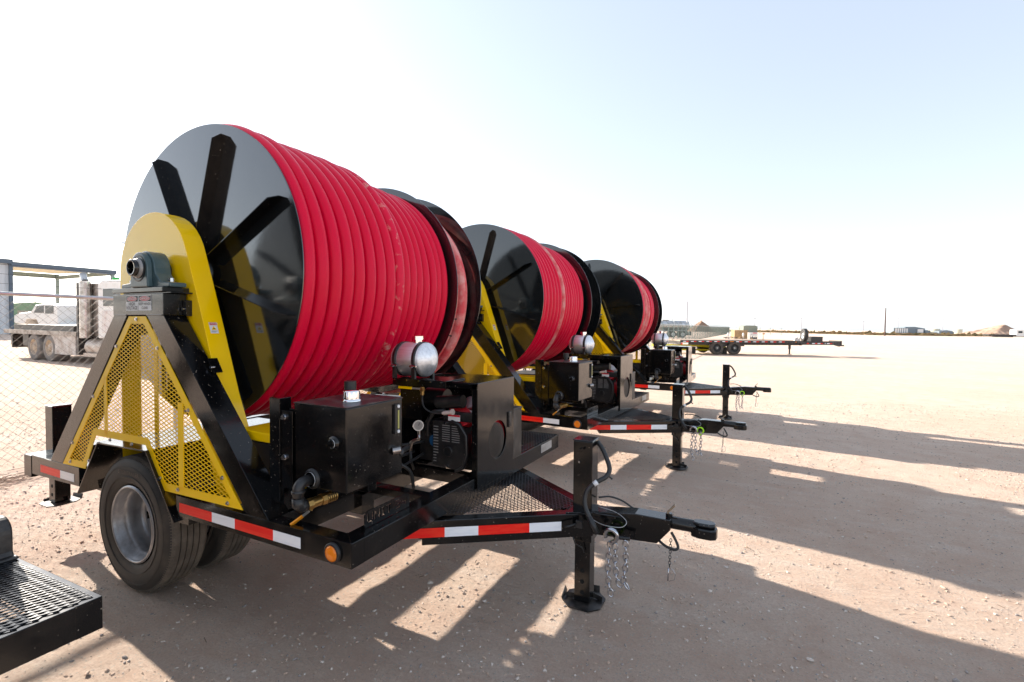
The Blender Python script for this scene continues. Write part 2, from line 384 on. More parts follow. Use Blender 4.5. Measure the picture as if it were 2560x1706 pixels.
def a_frame(parent, y0, y1, ft=0):
    g = MB()
    g.prism([(-.982, .676), (-.811, .676), (.022, 1.663), (-.128, 1.663)], 'y', y0, y1)
    g.prism([(1.098-ft, .676), (1.252-ft, .676), (.395, 1.663), (.225, 1.663)], 'y', y0, y1)
    g.box(-.130, .396, y0-.0015, y1+.0015, 1.664, 1.785)
    g.box(-.120, .405, y0-.010, y1+.02, 1.7945, 1.820)
    g.box(-.05, .44, y0+.015, y1+.03, 1.7855, 1.794)
    # weld beads
    for a, b_ in (((-.12, 1.664), (.02, 1.664)), ((.23, 1.664), (.39, 1.664))):
        g.tube([(a[0]+(b_[0]-a[0])*i/14, y0-.002+.001*(i % 2), 1.6635) for i in range(15)], .0042, 5)
    o = g.build('support_frame', BLK, parent, .006)
    s = 1 if y0 < 1 else -1; ye = y0 if s > 0 else y1
    for x, z, in ((.402, 1.70), (.655, 1.38)):
        yy = ye+s*.10; g = MB()
        if z > 1.5: g.box(x, x+.03, min(yy, yy+s*.05), max(yy, yy+s*.05), z-.04, z+.05, 0)
        else: g.bar((x-.02, yy+s*.02, z+.045), (x+.03, yy+s*.02, z-.03), .05, .008, (1, 0, .5), 0)
        g.cyl((x+.012, yy-s*.012, z), (x+.012, yy+s*.01, z), .009, n=6, mi=1)
        g.build('bracket', [BLK, ZINC], parent)

def lug(parent, x, yc, z, flip=1):
    g = MB(); n = 14
    out = [(yc-.055, z)]+[(yc-.055*cos(pi*i/n), z+.10+.055*sin(pi*i/n)) for i in range(n+1)]+[(yc+.055, z)]
    inn = [(yc-.03*cos(pi*i/n), z+.10+.03*sin(pi*i/n)) for i in range(n+1)]+[(yc+.03*cos(pi*i/n), z+.055-.03*sin(pi*i/n)) for i in range(n+1)]
    # ring as strips
    N_ = 28
    def O(t):
        a = 2*pi*t; c_, s_ = cos(a), sin(a)
        yy = .055*c_; zz = .10+.055*s_ if s_ > 0 else .10+.10*max(-1, s_*1.6)
        return (yc+yy, z+max(0, zz))
    def I(t):
        a = 2*pi*t; c_, s_ = cos(a), sin(a); return (yc+.028*c_, z+(.10 if s_ > 0 else .06)+.028*s_)
    vs = []; fs = []
    for i in range(N_):
        a = O(i/N_); b_ = I(i/N_)
        vs += [(x, *a), (x, *b_), (x+.02, *a), (x+.02, *b_)]
    for i in range(N_):
        p, q = 4*i, 4*((i+1) % N_)
        fs += [(p, q, q+1, p+1), (p+2, p+3, q+3, q+2), (p, p+2, q+2, q), (p+1, q+1, q+3, p+3)]
    g.add(vs, fs)
    g.build('lifting_lug', BLK, parent)

def jack(parent, name, xc, yc, ztop, zmid, zbot, handle, pad=.115):
    g = MB(); h = .0575
    g.box(xc-h, xc+h, yc-h, yc+h, zmid, ztop-.008); g.box(xc-h-.004, xc+h+.004, yc-h-.004, yc+h+.004, ztop-.008, ztop)
    g.box(xc-.047, xc+.047, yc-.047, yc+.047, zbot+.012, zmid+.01)
    post = g.build(name, BLK, parent, .004)
    for z in (.20, .135, .07): g = MB(); g.cyl((xc+.002, yc-.0485, zbot+z), (xc+.002, yc-.046, zbot+z), .013, n=18); g.build('pin_hole', HOLE, post)
    g = MB(); p = pad; q = .06
    oct_ = [(xc-p, yc-q), (xc-q, yc-p), (xc+q, yc-p), (xc+p, yc-q), (xc+p, yc+q), (xc+q, yc+p), (xc-q, yc+p), (xc-p, yc+q)]
    g.prism(oct_, 'z', zbot, zbot+.008)
    g.bar((xc-p, yc-q, zbot+.006), (xc-p-.02, yc+q, zbot+.015), .004, .03, (-.4, 0, 1)); g.bar((xc-q, yc+p, zbot+.012), (xc+q, yc+p+.01, zbot+.02), .004, .04, (0, .3, 1))
    g.bar((xc-p+.01, yc-.02, zbot+.02), (xc-.047, yc-.03, zbot+.03), .005, .03)
    g.bar((xc+p-.01, yc+.02, zbot+.02), (xc+.047, yc+.03, zbot+.03), .005, .03)
    g.build('foot_plate', BLKD, post)
    if handle:
        g = MB()
        g.cyl((xc-.015, yc-.058, ztop-.06), (xc-.015, yc-.082, ztop-.06), .011, n=10); g.bar((xc-.03, yc-.078, ztop-.075), (xc+.01, yc-.078, ztop-.045), .008, .012)
        g.cyl((xc-.02, yc-.0585, ztop-.13), (xc-.02, yc-.064, ztop-.13), .006, n=6, mi=1)
        g.build('bolt', [BLK, ZINC], post)
        g = MB()
        pts = [(2.492, 1.262, .935), (2.525, 1.245, .905), (2.558, 1.225, .855), (2.582, 1.205, .800), (2.572, 1.175, .762), (2.53, 1.14, .735), (2.488, 1.115, .698), (2.472, 1.10, .655), (2.478, 1.085, .60), (2.505, 1.075, .55), (2.555, 1.070, .468)]
        g.tube(sm(pts), .0135, 12); g.tube(pts[-2:], .016, 12); g.tube([pts[5], (2.512, 1.129, .72)], .0148, 12, 1)
        g.cyl((2.575, 1.19, .765), (2.60, 1.20, .745), .006, n=6)
        g.build('crank_handle', [RUB, SIGNW], post)
    return post

def chain(mb, pts, link=.043, wr=.0042, mi=0):
    """links along a polyline"""
    P = [Vector(p) for p in pts]; seg = []
    L_ = [0]
    for i in range(len(P)-1): L_.append(L_[-1]+(P[i+1]-P[i]).length)
    n = int(L_[-1]/(link*.78)); i = 0
    def at(s):
        for j in range(len(P)-1):
            if s <= L_[j+1]: return P[j].lerp(P[j+1], (s-L_[j])/(L_[j+1]-L_[j]))
        return P[-1]
    for k in range(n):
        a = at(k*link*.78); b_ = at(k*link*.78+link*.5); d = (b_-a)
        d = d.normalized() if d.length > 0 else Vector((0, 0, -1))
        x = d.orthogonal().normalized(); x = Matrix.Rotation((k % 2)*pi/2+.5+rnd.uniform(-.25, .25), 3, d) @ x
        ring = [a+d*(link/2)+d*(link*.5*sin(t_*pi/6))+x*(link*.33*cos(t_*pi/6)) for t_ in range(12)]
        mb.tube(ring, wr, 6, mi, True)

def make_trailer():
    T = thing('reel_trailer', 'x', 'trailer')
    # ---- chassis
    g = MB()
    g.prism([(.493, .59), (.53, .562), (1.7875, .562), (1.7875, .6745), (.493, .6745)], 'y', 0, .076)
    g.prism([(.493, .59), (.53, .562), (1.7875, .562), (1.7875, .6745), (.493, .6745)], 'y', my(.076), WID)
    for a, b_ in ((0, .1), (my(.1), WID)): g.prism([(-1.27, .54), (-.588, .552), (-.588, .6745), (-1.27, .6745)], 'y', a, b_)
    g.box(1.685, 1.7885, .0745, my(.0745), .5635, .6735)
    g.box(-1.385, -1.271, -.003, WID+.003, .515, .668)
    # deck: cross and long beams
    g.box(1.14, 1.24, .074, my(.074), .540, .6715)
    g.box(.62, .72, .074, my(.074), .54, .672)
    g.box(1.239, 1.687, .63, .70, .628, .6725); g.box(1.239, 1.687, 1.075, 1.135, .60, .6725); g.box(1.239, 1.687, 1.50, 1.57, .60, .6725)
    g.box(-1.272, 1.272, .60, .70, .50, .62); g.box(-1.272, 1.272, my(.70), my(.60), .50, .62)
    g.box(-.6, -.5, .10, my(.10), .50, .66); g.box(-.05, .05, .22, my(.22), .37, .45); g.box(-.06, .04, .108, my(.108), .565, .672)
    g.bar((1.23, .13, .575), (1.70, .19, .60), .025, .03)
    # weld seam at the mitred corner
    g.tube([(1.687+.0075*i, .076-.0058*i, .675) for i in range(14)], .003, 5)
    g.build('chassis', BLK, T, .005)
    g = MB()  # rear deck plate (inboard, under the reel)
    g.box(-1.27, -.62, .70, my(.70), .655, .661);
    g.build('deck_plate', BLK, T)
    # ---- tape
    zt, zb = .638, .5865; g = MB()
    for x0, x1, mi in ((.525, .813, 0), (.813, 1.0, 1), (1.0, 1.2866, 0), (1.2866, 1.4731, 1)): g.box(x0, x1, -.0015, -.0003, zb, zt, mi)
    g.build('side_reflective_tape', [RTAPE, WTAPE], T); g = MB()
    for x0, x1, mi in ((-1.132, -.843, 0), (-.843, -.654, 1)): g.box(x0, x1, -.0015, -.0003, .572, .624, mi)
    g.build('side_reflective_tape', [RTAPE, WTAPE], T)
    # ---- lamps
    g = MB(); g.lathe([(.046, 0), (.046, -.012), (.038, -.018), (.036, -.012)], (1.6802, 0, .6144), 'y', 28, 1)
    g.lathe([(.036, -.010), (.034, -.017), (.02, -.021), (.0, -.022)], (1.6802, 0, .6144), 'y', 28, 0)
    g.build('side_marker_lamp', [AMB, RUB], T)
    g = MB(); g.lathe([(.036, 0), (.036, -.012)], (-1.3855, .06, .595), 'x', 24, 1); g.lathe([(.032, -.012), (.030, -.036), (.018, -.044), (0, -.045)], (-1.3855, .06, .595), 'x', 24, 0)
    g.build('tail_lamp', [REDL, RUB], T)
    # ---- fenders
    for a, b_ in ((-.021, .60), (my(.60), WID+.021)):
        g = MB(); P = [(-.56, .515), (-.30, .872), (.232, .886), (.50, .526)]
        Q = [(-.566, .520), (-.304, .880), (.236, .894), (.506, .530)]
        g.prism(P+Q[::-1], 'y', a, b_)
        g.box(.499, .60, max(a, 0)+.004, min(b_, WID)-.004, .525, .6735)
        g.build('fender', BLKD if a > 1 else BLK, T, .001)
    for yo, k in ((.0067, 1), (.335, 1), (my(.0067), -1), (my(.335), -1)): wheel_parts(T, yo, k)
    a_frame(T, 0, .12); a_frame(T, my(.12), WID)
    lug(T, 1.20, .165, .676); lug(T, 1.155, my(.165), .676); lug(T, -1.12, .17, .67)
    # ---- yellow mesh guards
    outer = [(.048, 1.657), (.222, 1.657), (1.066, .694), (.371, .684), (.206, .918), (-.357, .914), (-.497, .684), (-.795, .678)]
    for a, sg in ((-.004, 1), (WID+.004, -1)):
        g = MB(); inn = inset(outer, .043); n = len(outer); y0, y1 = a, a+sg*.004
        vs = [(p[0], y, p[1]) for y in (y0, y1) for q in (outer, inn) for p in q]; fs = []
        for i in range(n):
            j = (i+1) % n
            fs += [(i, j, n+j, n+i), (2*n+i, 3*n+i, 3*n+j, 2*n+j), (i, 2*n+i, 2*n+j, j), (n+i, n+j, 3*n+j, 3*n+i)]
        g.add(vs, fs)
        g.box(-.247, -.217, min(y0, y1), max(y0, y1), .93, 1.285); g.box(.525, .572, min(y0, y1), max(y0, y1), .72, 1.19)
        fr = g.build('mesh_guard', YELM, T)
        g = MB(); lattice(g, inset(outer, .035), .051, .0234, .0042, .0022, lambda s_, t_, q, a=a, sg=sg: (0, 1, 0) if q == 9 else (s_, a+sg*(.0055+.0006*q), t_))
        g.build('expanded_mesh', YELM, fr)
        for x, z in ((.132, 1.64), (.342, 1.479), (.625, 1.155), (.91, .834), (.951, .71), (.522, .711), (.351, .749), (.066, .908), (-.18, .906), (-.441, .744), (-.685, .706), (-.649, .835), (-.373, 1.158), (-.089, 1.479)):
            g = MB(); g.cyl((x, a, z), (x, a-sg*.003, z), .011, n=14); g.cyl((x, a-sg*.002, z), (x, a-sg*.009, z), .0075, n=6)
            g.build('bolt', ZINC, fr)
    # ---- chain guard
    g = MB(); arc = [(.03+.368*cos(a), 1.922+.368*sin(a)) for a in [R(180-i*8) for i in range(21)]]
    poly = arc+[(.46, 1.826), (.565, 1.541), (.681, 1.217), (.782, .99), (.786, .62), (.67, .62), (.30, 1.60), (-.338, 1.60)]
    g.prism(poly, 'y', .132, .246)
    g.box(-.346, -.339, .134, .244, .70, 1.61); g.box(-.30, -.25, .30, .304, .72, 1.6)
    cg = g.build('chain_guard', YEL, T, .005)
    g = MB()  # warning decal on its front edge
    d = Vector((.681-.565, 0, 1.217-1.541)).normalized(); nn = Vector((-d.z, 0, d.x)); A = Vector((.535, .16, 1.625)); U = -d; Rr = Vector((0, 1, 0))
    def dq(a0, a1, b0, b1, h, mi):
        g.add([A+nn*h+Rr*a-U*b_ for a, b_ in ((a0, b0), (a1, b0), (a1, b1), (a0, b1))], [(0, 1, 2, 3)], mi)
    dq(0, .046, 0, .066, .002, 0); dq(.002, .044, .002, .017, .003, 1)
    g.add([A+nn*.003+Rr*a-U*b_ for a, b_ in ((.008, .046), (.038, .046), (.023, .022))], [(0, 1, 2)], 2)
    dq(.017, .029, .036, .041, .004, 3); dq(.006, .04, .052, .054, .003, 3); dq(.006, .03, .058, .060, .003, 3)
    g.text('DANGER', .012, A+nn*.0035+Rr*.025-U*.0095, Rr, U, 0)
    g.build('warning_decal', [SIGNW, SRED, YEL, INK], cg)
    g = MB(); g.box(.788, 1.14, .15, .36, .995, 1.045)
    g.build('drive_cover', YEL, T, .006); g = MB(); g.box(.787, 1.10, .16, .35, .70, .712); g.build('drive_cover', YEL, T)
    g = MB(); g.box(.80, 1.10, .17, .5, .725, .985); g.cyl((1.0, .36, .8), (1.0, .62, .8), .075, n=24); g.cyl((.9, .5, .79), (.9, .8, .79), .05, n=20)
    g.build('gear_motor', ENG, T, .006)
    # ---- pillow block bearings and shaft
    for yb, s in ((-.02, 1), (WID+.02, -1)):
        g = MB(); cx, cz = .19, 1.928
        prof = [(-.06, 1.8205), (-.06, 1.845), (.035, 1.852), (.085, 1.90), (.092, 1.93)]
        prof += [(cx-.098*cos(R(a)), cz+.102*sin(R(a))) for a in range(5, 180, 12)]
        prof += [(.288, 1.93), (.295, 1.90), (.345, 1.852), (.44, 1.845), (.44, 1.8205)]
        ya, yb2 = sorted((yb+s*.03, yb+s*.12)); g.prism(prof, 'y', ya, yb2)
        rib = [(.10, 1.8215), (.105, 1.90)]+[(cx-.085*cos(R(a)), cz+.092*sin(R(a))) for a in range(5, 180, 12)]+[(.275, 1.90), (.28, 1.8215)]
        ya, yb2 = sorted((yb, yb+s*.031)); g.prism(rib, 'y', ya, yb2)
        pb = g.build('pillow_block', TEAL, T, .006)
        g = MB()
        g.lathe([(.075, -s*.001), (.070, -s*.004), (.060, s*.004), (.057, -s*.003)], (cx, yb, cz), 'y', 36, 0)
        g.lathe([(.057, -s*.004), (.052, -s*.016), (.046, -s*.018)], (cx, yb, cz), 'y', 36, 1)
        g.lathe([(.046, s*.02), (.046, -s*.037), (.043, -s*.0395), (.036, -s*.0395), (.035, -s*.034), (.035, s*.1)], (cx, yb, cz), 'y', 40, 2)
        g.cyl((cx, yb+s*.05, cz), (cx, yb+s*.06, cz), .036, n=30, mi=3)
        g.build('bearing', [ENG, GREY, BLK, HOLE], pb)
        yy = yb+s*.075
        for xb in (.375, -.02):
            g = MB(); g.cyl((xb, yy, 1.845), (xb, yy, 1.850), .032, n=20, mi=1); g.cyl((xb, yy, 1.850), (xb, yy, 1.872), .019, n=6, mi=0)
            g.build('bolt', [ZINC, BRASS], pb)
    # ---- danger labels on the head box
    g = MB(); y = -.0030
    def rect(x0, x1, z0, z1, h, mi): g.add([(x0, y-h, z0), (x1, y-h, z0), (x1, y-h, z1), (x0, y-h, z1)], [(0, 1, 2, 3)], mi)
    def oval(xc, zc, a, b_, h, mi): g.add([(xc+a*cos(i*pi/12), y-h, zc+b_*sin(i*pi/12)) for i in range(24)], [list(range(24))], mi)
    for x0, x1, l1, l2, sz in ((.019, .149, 'HIGH', 'VOLTAGE', .027), (.151, .284, 'KEEP HANDS', 'CLEAR', .021)):
        xc = (x0+x1)/2
        rect(x0, x1, 1.690, 1.778, 0, 0); rect(x0+.005, x1-.005, 1.742, 1.774, .0006, 1)
        oval(xc, 1.758, .055, .0145, .0010, 0); oval(xc, 1.758, .0525, .0128, .0014, 2)
        g.text('DANGER', .0235, (xc, y-.002, 1.758), (1, 0, 0), (0, 0, 1), 0)
        g.text(l1, sz, (xc, y-.001, 1.7275), (1, 0, 0), (0, 0, 1), 1); g.text(l2, sz, (xc, y-.001, 1.7045), (1, 0, 0), (0, 0, 1), 1)
    g.build('danger_label', [SIGNW, INK, SRED], T)
    # ---- hydraulic tank and post
    g = MB(); g.box(1.131, 1.205, .10, .17, .675, 1.248); g.box(1.2055, 1.288, .108, .112, .80, 1.19); g.box(1.245, 1.2835, .125, .16, .76, 1.2); g.box(1.16, 1.60, .30, .36, .776, .8255); g.box(1.16, 1.24, .30, .36, .672, .78)
    g.bar((1.17, .12, .70), (1.17, .50, .70), .05, .05)
    post = g.build('tank_post', BLK, T, .004)
    for z in (1.157, .955): g = MB(); g.cyl((1.232, .108, z), (1.232, .094, z), .013, n=6); g.cyl((1.232, .108, z), (1.232, .104, z), .016, n=16); g.build('bolt', ZINC, post)
    g = MB(); g.box(1.2855, 1.637, .1195, .517, .826, 1.229)
    tk = g.build('hydraulic_tank', BLK, T, .006)
    g = MB()
    g.box(1.2835, 1.64, .1175, .519, 1.2295, 1.2335)
    g.build('lid_plate', BLKD, tk, .001)
    g = MB(); g.lathe([(.046, 0), (.046, .006), (.041, .008), (.041, .012)], (1.50, .29, 1.2335), 'z', 40, 0)
    n = 36
    for i in range(12):
        a = 2*pi*i/12; g.bar((1.50+.040*cos(a), .29+.040*sin(a), 1.245), (1.50+.038*cos(a), .29+.038*sin(a), 1.282), .010, .006, (cos(a), sin(a), 0))
    g.lathe([(.037, .01), (.037, .048), (.034, .053), (.0, .054)], (1.50, .29, 1.2335), 'z', 40, 0)
    g.build('filler_cap', CHR, tk)
    g = MB(); g.cyl((1.35, .43, 1.233), (1.35, .43, 1.262), .02, n=16); g.cyl((1.35, .43, 1.262), (1.35, .43, 1.312), .032, n=20)
    g.build('breather', RUB, tk)
    g = MB(); g.lathe([(.034, 0), (.034, -.006), (.024, -.010), (.024, -.018)], (1.560, .1195, 1.060), 'y', 28, 0); g.lathe([(.021, -.012), (.021, -.02)], (1.56, .1195, 1.06), 'y', 24, 1)
    g.cyl((1.560, .105, 1.06), (1.560, .085, 1.06), .016, n=14); g.box(1.553, 1.567, .070, .088, 1.053, 1.067)
    g.build('drain_plug', [BLK, SIGNW], tk)
    g = MB(); g.box(1.637, 1.649, .447, .493, 1.048, 1.203, 0); g.box(1.6492, 1.652, .466, .475, 1.075, 1.172, 1)
    for z in (1.06, 1.192): g.cyl((1.648, .470, z), (1.654, .470, z), .0085, n=12, mi=2)
    g.build('sight_gauge', [RUB, pr('gauge_yellow', (.42, .40, .12), .4), SIGNW], tk)
    g = MB()
    g.lathe([(.050, 0), (.050, -.006), (.040, -.014)], (1.415, .1195, .870), 'y', 32, 0); g.lathe([(.041, -.006), (.041, -.016)], (1.415, .1195, .87), 'y', 6, 0, sm=False)
    g.lathe([(.036, -.016), (.036, -.019)], (1.415, .1195, .87), 'y', 28, 1)
    pts = [(1.415, .105, .870), (1.415, .070, .870)]+[(1.415, .070-.034*sin(a), .836+.034*cos(a)) for a in [R(i*15) for i in range(1, 7)]]+[(1.415, .036, .79)]
    g.tube(pts, .026, 16); g.lathe([(.026, 0), (.031, .002), (.031, .014), (.026, .016)], (1.415, .036, .822), 'z', 20)
    g.tube([(1.415, .036, .80), (1.415, .036, .768), (1.418, .05, .757), (1.422, .075, .757)], .029, 16)
    g.build('suction_elbow', [RUB, SIGNW], tk)
    g = MB(); g.cyl((1.424, .075, .757), (1.428, .10, .757), .030, n=8, sm=False); g.cyl((1.428, .10, .757), (1.433, .15, .760), .025, n=20); g.cyl((1.433, .15, .76), (1.436, .175, .76), .030, n=8, sm=False)
    for i in range(5): g.lathe([(.024, 0), (.028, .004), (.024, .008)], (1.437+.001*i, .178+.012*i, .76), 'y', 16)
    g.cyl((1.43, .11, .76), (1.43, .09, .728), .012, n=12)
    v = g.build('suction_valve', BRASS, tk)
    g = MB(); g.bar((1.432, .085, .728), (1.418, .058, .708), .018, .004, (0, 1, 1), 0); g.bar((1.418, .058, .708), (1.392, .012, .677), .021, .007, (0, 1, 1), 1)
    g.build('valve_handle', [GALV, ORG], v)
    # ---- engine enclosure
    g = MB(); x1 = 1.800
    cy_, cz_, cr = 1.296, .868, .124; n = 48
    sq = []
    for i in range(n):
        a = 2*pi*i/n; c_, s_ = cos(a), sin(a)
        ty = ((1.531-cy_) if c_ > 0 else (cy_-1.033))/max(abs(c_), 1e-6); tz = ((1.262-cz_) if s_ > 0 else (cz_-.60))/max(abs(s_), 1e-6)
        k = min(ty, tz); sq.append((cy_+k*c_, cz_+k*s_))
    # force corners
    for cyv, czv in ((1.531, 1.262), (1.033, 1.262), (1.033, .60), (1.531, .60)):
        j = min(range(n), key=lambda i: (sq[i][0]-cyv)**2+(sq[i][1]-czv)**2); sq[j] = (cyv, czv)
    ci = [(cy_+cr*cos(2*pi*i/n), cz_+cr*sin(2*pi*i/n)) for i in range(n)]
    vs = [(x, *p) for x in (x1-.004, x1) for q in (sq, ci) for p in q]; fs = []
    for i in range(n):
        j = (i+1) % n
        fs += [(i, j, n+j, n+i), (2*n+i, 3*n+i, 3*n+j, 2*n+j), (i, 2*n+i, 2*n+j, j), (n+i, n+j, 3*n+j, 3*n+i)]
    g.add(vs, fs)
    g.box(1.42, x1-.001, 1.034, 1.5305, 1.2585, 1.2645)
    g.box(x1-.045, x1-.005, 1.036, 1.050, .675, 1.258); g.box(1.19, x1-.006, 1.036, 1.075, 1.225, 1.258); g.box(1.19, 1.20, 1.04, 1.53, .675, 1.258)
    g.box(1.2, 1.62, 1.515, 1.530, .675, 1.258); g.box(1.2005, 1.37, 1.034, 1.040, 1.0, 1.225)
    g.box(1.19, 1.34, 1.14, 1.52, .676, .69); g.box(1.34, 1.78, 1.22, 1.52, .676, .69)
    en = g.build('engine_enclosure', BLK, T, .002)
    g = MB(); g.box(1.18, 1.60, .98, 1.20, 1.2655, 1.272); g.box(1.18, 1.60, .976, .982, 1.225, 1.272)
    for x in (1.20, 1.30, 1.395, 1.49, 1.57): g.cyl((x, .976, 1.262), (x, .970, 1.262), .006, n=6, mi=1)
    g.build('tank_shelf', [BLK, ZINC], T, .001)
    g = MB(); rr = .118
    for i in range(26):
        z = -rr+.009*i+.005; hh = math.sqrt(max(0, rr*rr-z*z)); g.box(x1-.012, x1-.010, cy_-.012-hh, cy_-.012+hh, cz_-.012+z-.0028, cz_-.012+z+.0028)
    g.cyl((x1-.018, cy_-.012, cz_-.012), (x1-.016, cy_-.012, cz_-.012), rr-.01, n=40, mi=0)
    g.lathe([(rr-.004, 0), (rr+.004, 0), (rr+.004, .008), (rr-.004, .008)], (x1-.02, cy_-.012, cz_-.012), 'x', 40, closed=True)
    g.build('round_grille', [BLKD], en)
    g = MB(); g.cyl((x1-.12, cy_, cz_), (x1-.03, cy_, cz_), .150, n=40, mi=0); g.cyl((1.60, 1.25, 1.02), (1.66, 1.25, 1.06), .10, n=24)
    g.box(1.52, 1.67, 1.14, 1.36, .98, 1.08); g.cyl((1.64, 1.20, 1.0), (1.64, 1.12, 1.03), .06, n=20)
    eng = g.build('engine', REDE, T)
    g = MB()
    # recoil cover facing the near side
    cov = [(1.42, .70), (1.60, .685), (1.665, .72), (1.69, .80), (1.685, .92), (1.64, .985), (1.57, 1.0), (1.43, .995)]
    g.prism(cov, 'y', 1.085, 1.16); g.box(1.36, 1.70, 1.16, 1.50, .70, .98); g.box(1.38, 1.66, 1.2, 1.46, .66, .70)
    g.tube([(1.575, 1.08, 1.0), (1.64, 1.075, .985), (1.69, 1.075, .92), (1.695, 1.075, .80), (1.67, 1.075, .715), (1.61, 1.075, .68)], .014, 8)
    g.lathe([(.024, -.01), (.032, -.012), (.034, 0)], (1.55, 1.085, .80), 'y', 20); g.cyl((1.44, 1.12, 1.11), (1.64, 1.12, 1.13), .042, n=20); g.cyl((1.30, 1.2, 1.13), (1.46, 1.2, 1.13), .06, n=20)
    g.box(1.50, 1.74, 1.10, 1.3, 1.0, 1.06); g.cyl((1.35, 1.12, .86), (1.35, 1.30, .86), .05, n=18); g.box(1.27, 1.4, 1.15, 1.4, .70, .95)
    g.tube([(1.36, 1.12, .88), (1.38, 1.09, .98), (1.43, 1.09, 1.05), (1.5, 1.12, 1.06)], .018, 8)
    g.build('engine_block', ENG, eng, .004)
    g = MB()
    for i in range(13):
        z = .725+.019*i; g.box(1.432, 1.47 if i > 2 else 1.455, 1.0835, 1.0848, z, z+.006)
    for i in range(8):
        z = .865+.0145*i; g.box(1.50, 1.56, 1.0835, 1.0848, z, z+.0045); g.box(1.575, 1.60+.035*min(1, (9-i)/6), 1.0835, 1.0848, z, z+.0045)
    g.build('cover_slot', GREY, eng)
    for x, z in ((1.53, .985), (1.54, .705), (1.685, .80)): g = MB(); g.cyl((x, 1.086, z), (x, 1.068, z), .008, n=6); g.build('bolt', ZINC, eng)
    g = MB(); g.box(1.55, 1.64, 1.079, 1.083, 1.005, 1.045, 0); g.box(1.55, 1.64, 1.078, 1.079, 1.033, 1.045, 1)
    g.build('engine_label', [SIGNW, SRED], eng)
    g = MB(); g.cyl((1.42, 1.10, .855), (1.44, 1.20, .85), .038, n=20); g.build('oil_filter', BLUE, eng)
    # fuel line, filter, gauge
    g = MB(); g.tube(sm([(1.405, 1.00, 1.175), (1.405, 1.0, 1.13), (1.42, 1.0, 1.09), (1.455, 1.01, 1.065), (1.50, 1.02, 1.055), (1.55, 1.03, 1.06)]), .0055, 8)
    g.build('fuel_line', RUB, T)
    g = MB(); g.cyl((1.55, 1.03, 1.06), (1.615, 1.03, 1.072), .013, n=16); g.cyl((1.612, 1.03, 1.072), (1.622, 1.03, 1.074), .019, n=16); g.cyl((1.54, 1.03, 1.058), (1.552, 1.03, 1.06), .009, n=12)
    g.build('fuel_filter', FILT, T)
    g = MB(); g.cyl((1.405, 1.0, 1.225), (1.405, 1.0, 1.17), .012, n=12); g.cyl((1.388, 1.0, 1.205), (1.415, 1.0, 1.205), .014, n=8); g.cyl((1.405, 1.0, 1.258), (1.405, 1.0, 1.225), .016, n=8, sm=False)
    fv = g.build('fuel_valve', BRASS, T)
    g = MB(); g.box(1.31, 1.395, .986, .990, 1.205, 1.216, 0); g.box(1.22, 1.33, .984, .992, 1.203, 1.219, 1); g.build('valve_handle', [GALV, YEL], fv)
    g = MB(); gx, gy, gz_ = 1.372, 1.0, .968
    d = Vector((.75, -.62, .1)).normalized(); c0 = Vector((gx, gy, gz_))
    g.cyl(c0-d*.012, c0+d*.006, .034, n=28, mi=0); g.cyl(c0+d*.006, c0+d*.0065, .029, n=28, mi=1)
    g.bar(c0+d*.008, c0+d*.008+Vector((.008, 0, .02)), .003, .001, tuple(d), 2)
    g.cyl((gx, gy+.01, gz_-.03), (gx, gy+.01, gz_-.065), .011, n=8, mi=0); g.tube([(gx, gy+.01, gz_-.06), (gx, gy+.01, gz_-.09), (gx-.03, gy+.01, gz_-.10), (gx-.055, gy, gz_-.115), (gx-.06, gy, gz_-.17)], .012, 10, 0)
    g.tube([(gx-.06, gy, gz_-.16), (gx-.06, gy, gz_-.24), (gx-.05, gy+.02, gz_-.30)], .0085, 8, 3)
    g.tube([(1.637, .50, .93), (1.60, .56, .93), (1.56, .66, .92)], .015, 10, 3); g.cyl((1.637, .44, .96), (1.665, .47, .965), .02, n=14, mi=0)
    g.tube(sm([(1.30, .60, .90), (1.36, .75, .80), (1.42, .85, .72), (1.43, .88, .60)]), .011, 8, 3)
    g.build('pressure_gauge', [pr('gauge_case', (.35, .33, .32), .3, 1), pr('gauge_face', (.23, .20, .18), .4), INK, RUB], T)
    for pts, rr in (([(1.10, .30, .86), (1.17, .42, .80), (1.22, .58, .74), (1.26, .80, .76), (1.30, 1.05, .78)], .010), ([(1.08, .34, .90), (1.15, .50, .92), (1.20, .70, .86), (1.28, .95, .84), (1.34, 1.1, .84)], .010), ([(1.05, .28, .95), (1.12, .36, 1.02), (1.10, .50, 1.0), (1.05, .62, .90)], .008), ([(1.24, .60, .72), (1.30, .75, .70), (1.33, .95, .73), (1.34, 1.10, .76)], .008)):
        g = MB(); g.tube(sm(pts), rr, 8); g.cyl(pts[0], (pts[0][0]-.03, pts[0][1], pts[0][2]), rr*1.6, n=8, mi=1); g.build('hydraulic_hose', [RUB, ZINC], T)
    # ---- fuel tank
    g = MB(); cx0, cx1, yc, zc, r = 1.165, 1.385, 1.085, 1.392, .113
    g.lathe([(0, -.052), (.03, -.050), (.045, -.044), (.105, -.006), (r, .006), (r, .214), (.105, .226), (.045, .264), (.03, .268), (0, .268)], (cx0, yc, zc), 'x', 56)
    ft = g.build('fuel_tank', ALU, T)
    g = MB(); g.cyl((1.30, yc, zc+r-.01), (1.30, yc, zc+r+.018), .030, n=24); g.cyl((1.30, yc, zc+r+.018), (1.30, yc, zc+r+.042), .038, n=28)
    g.build('filler_cap', CHR, ft)
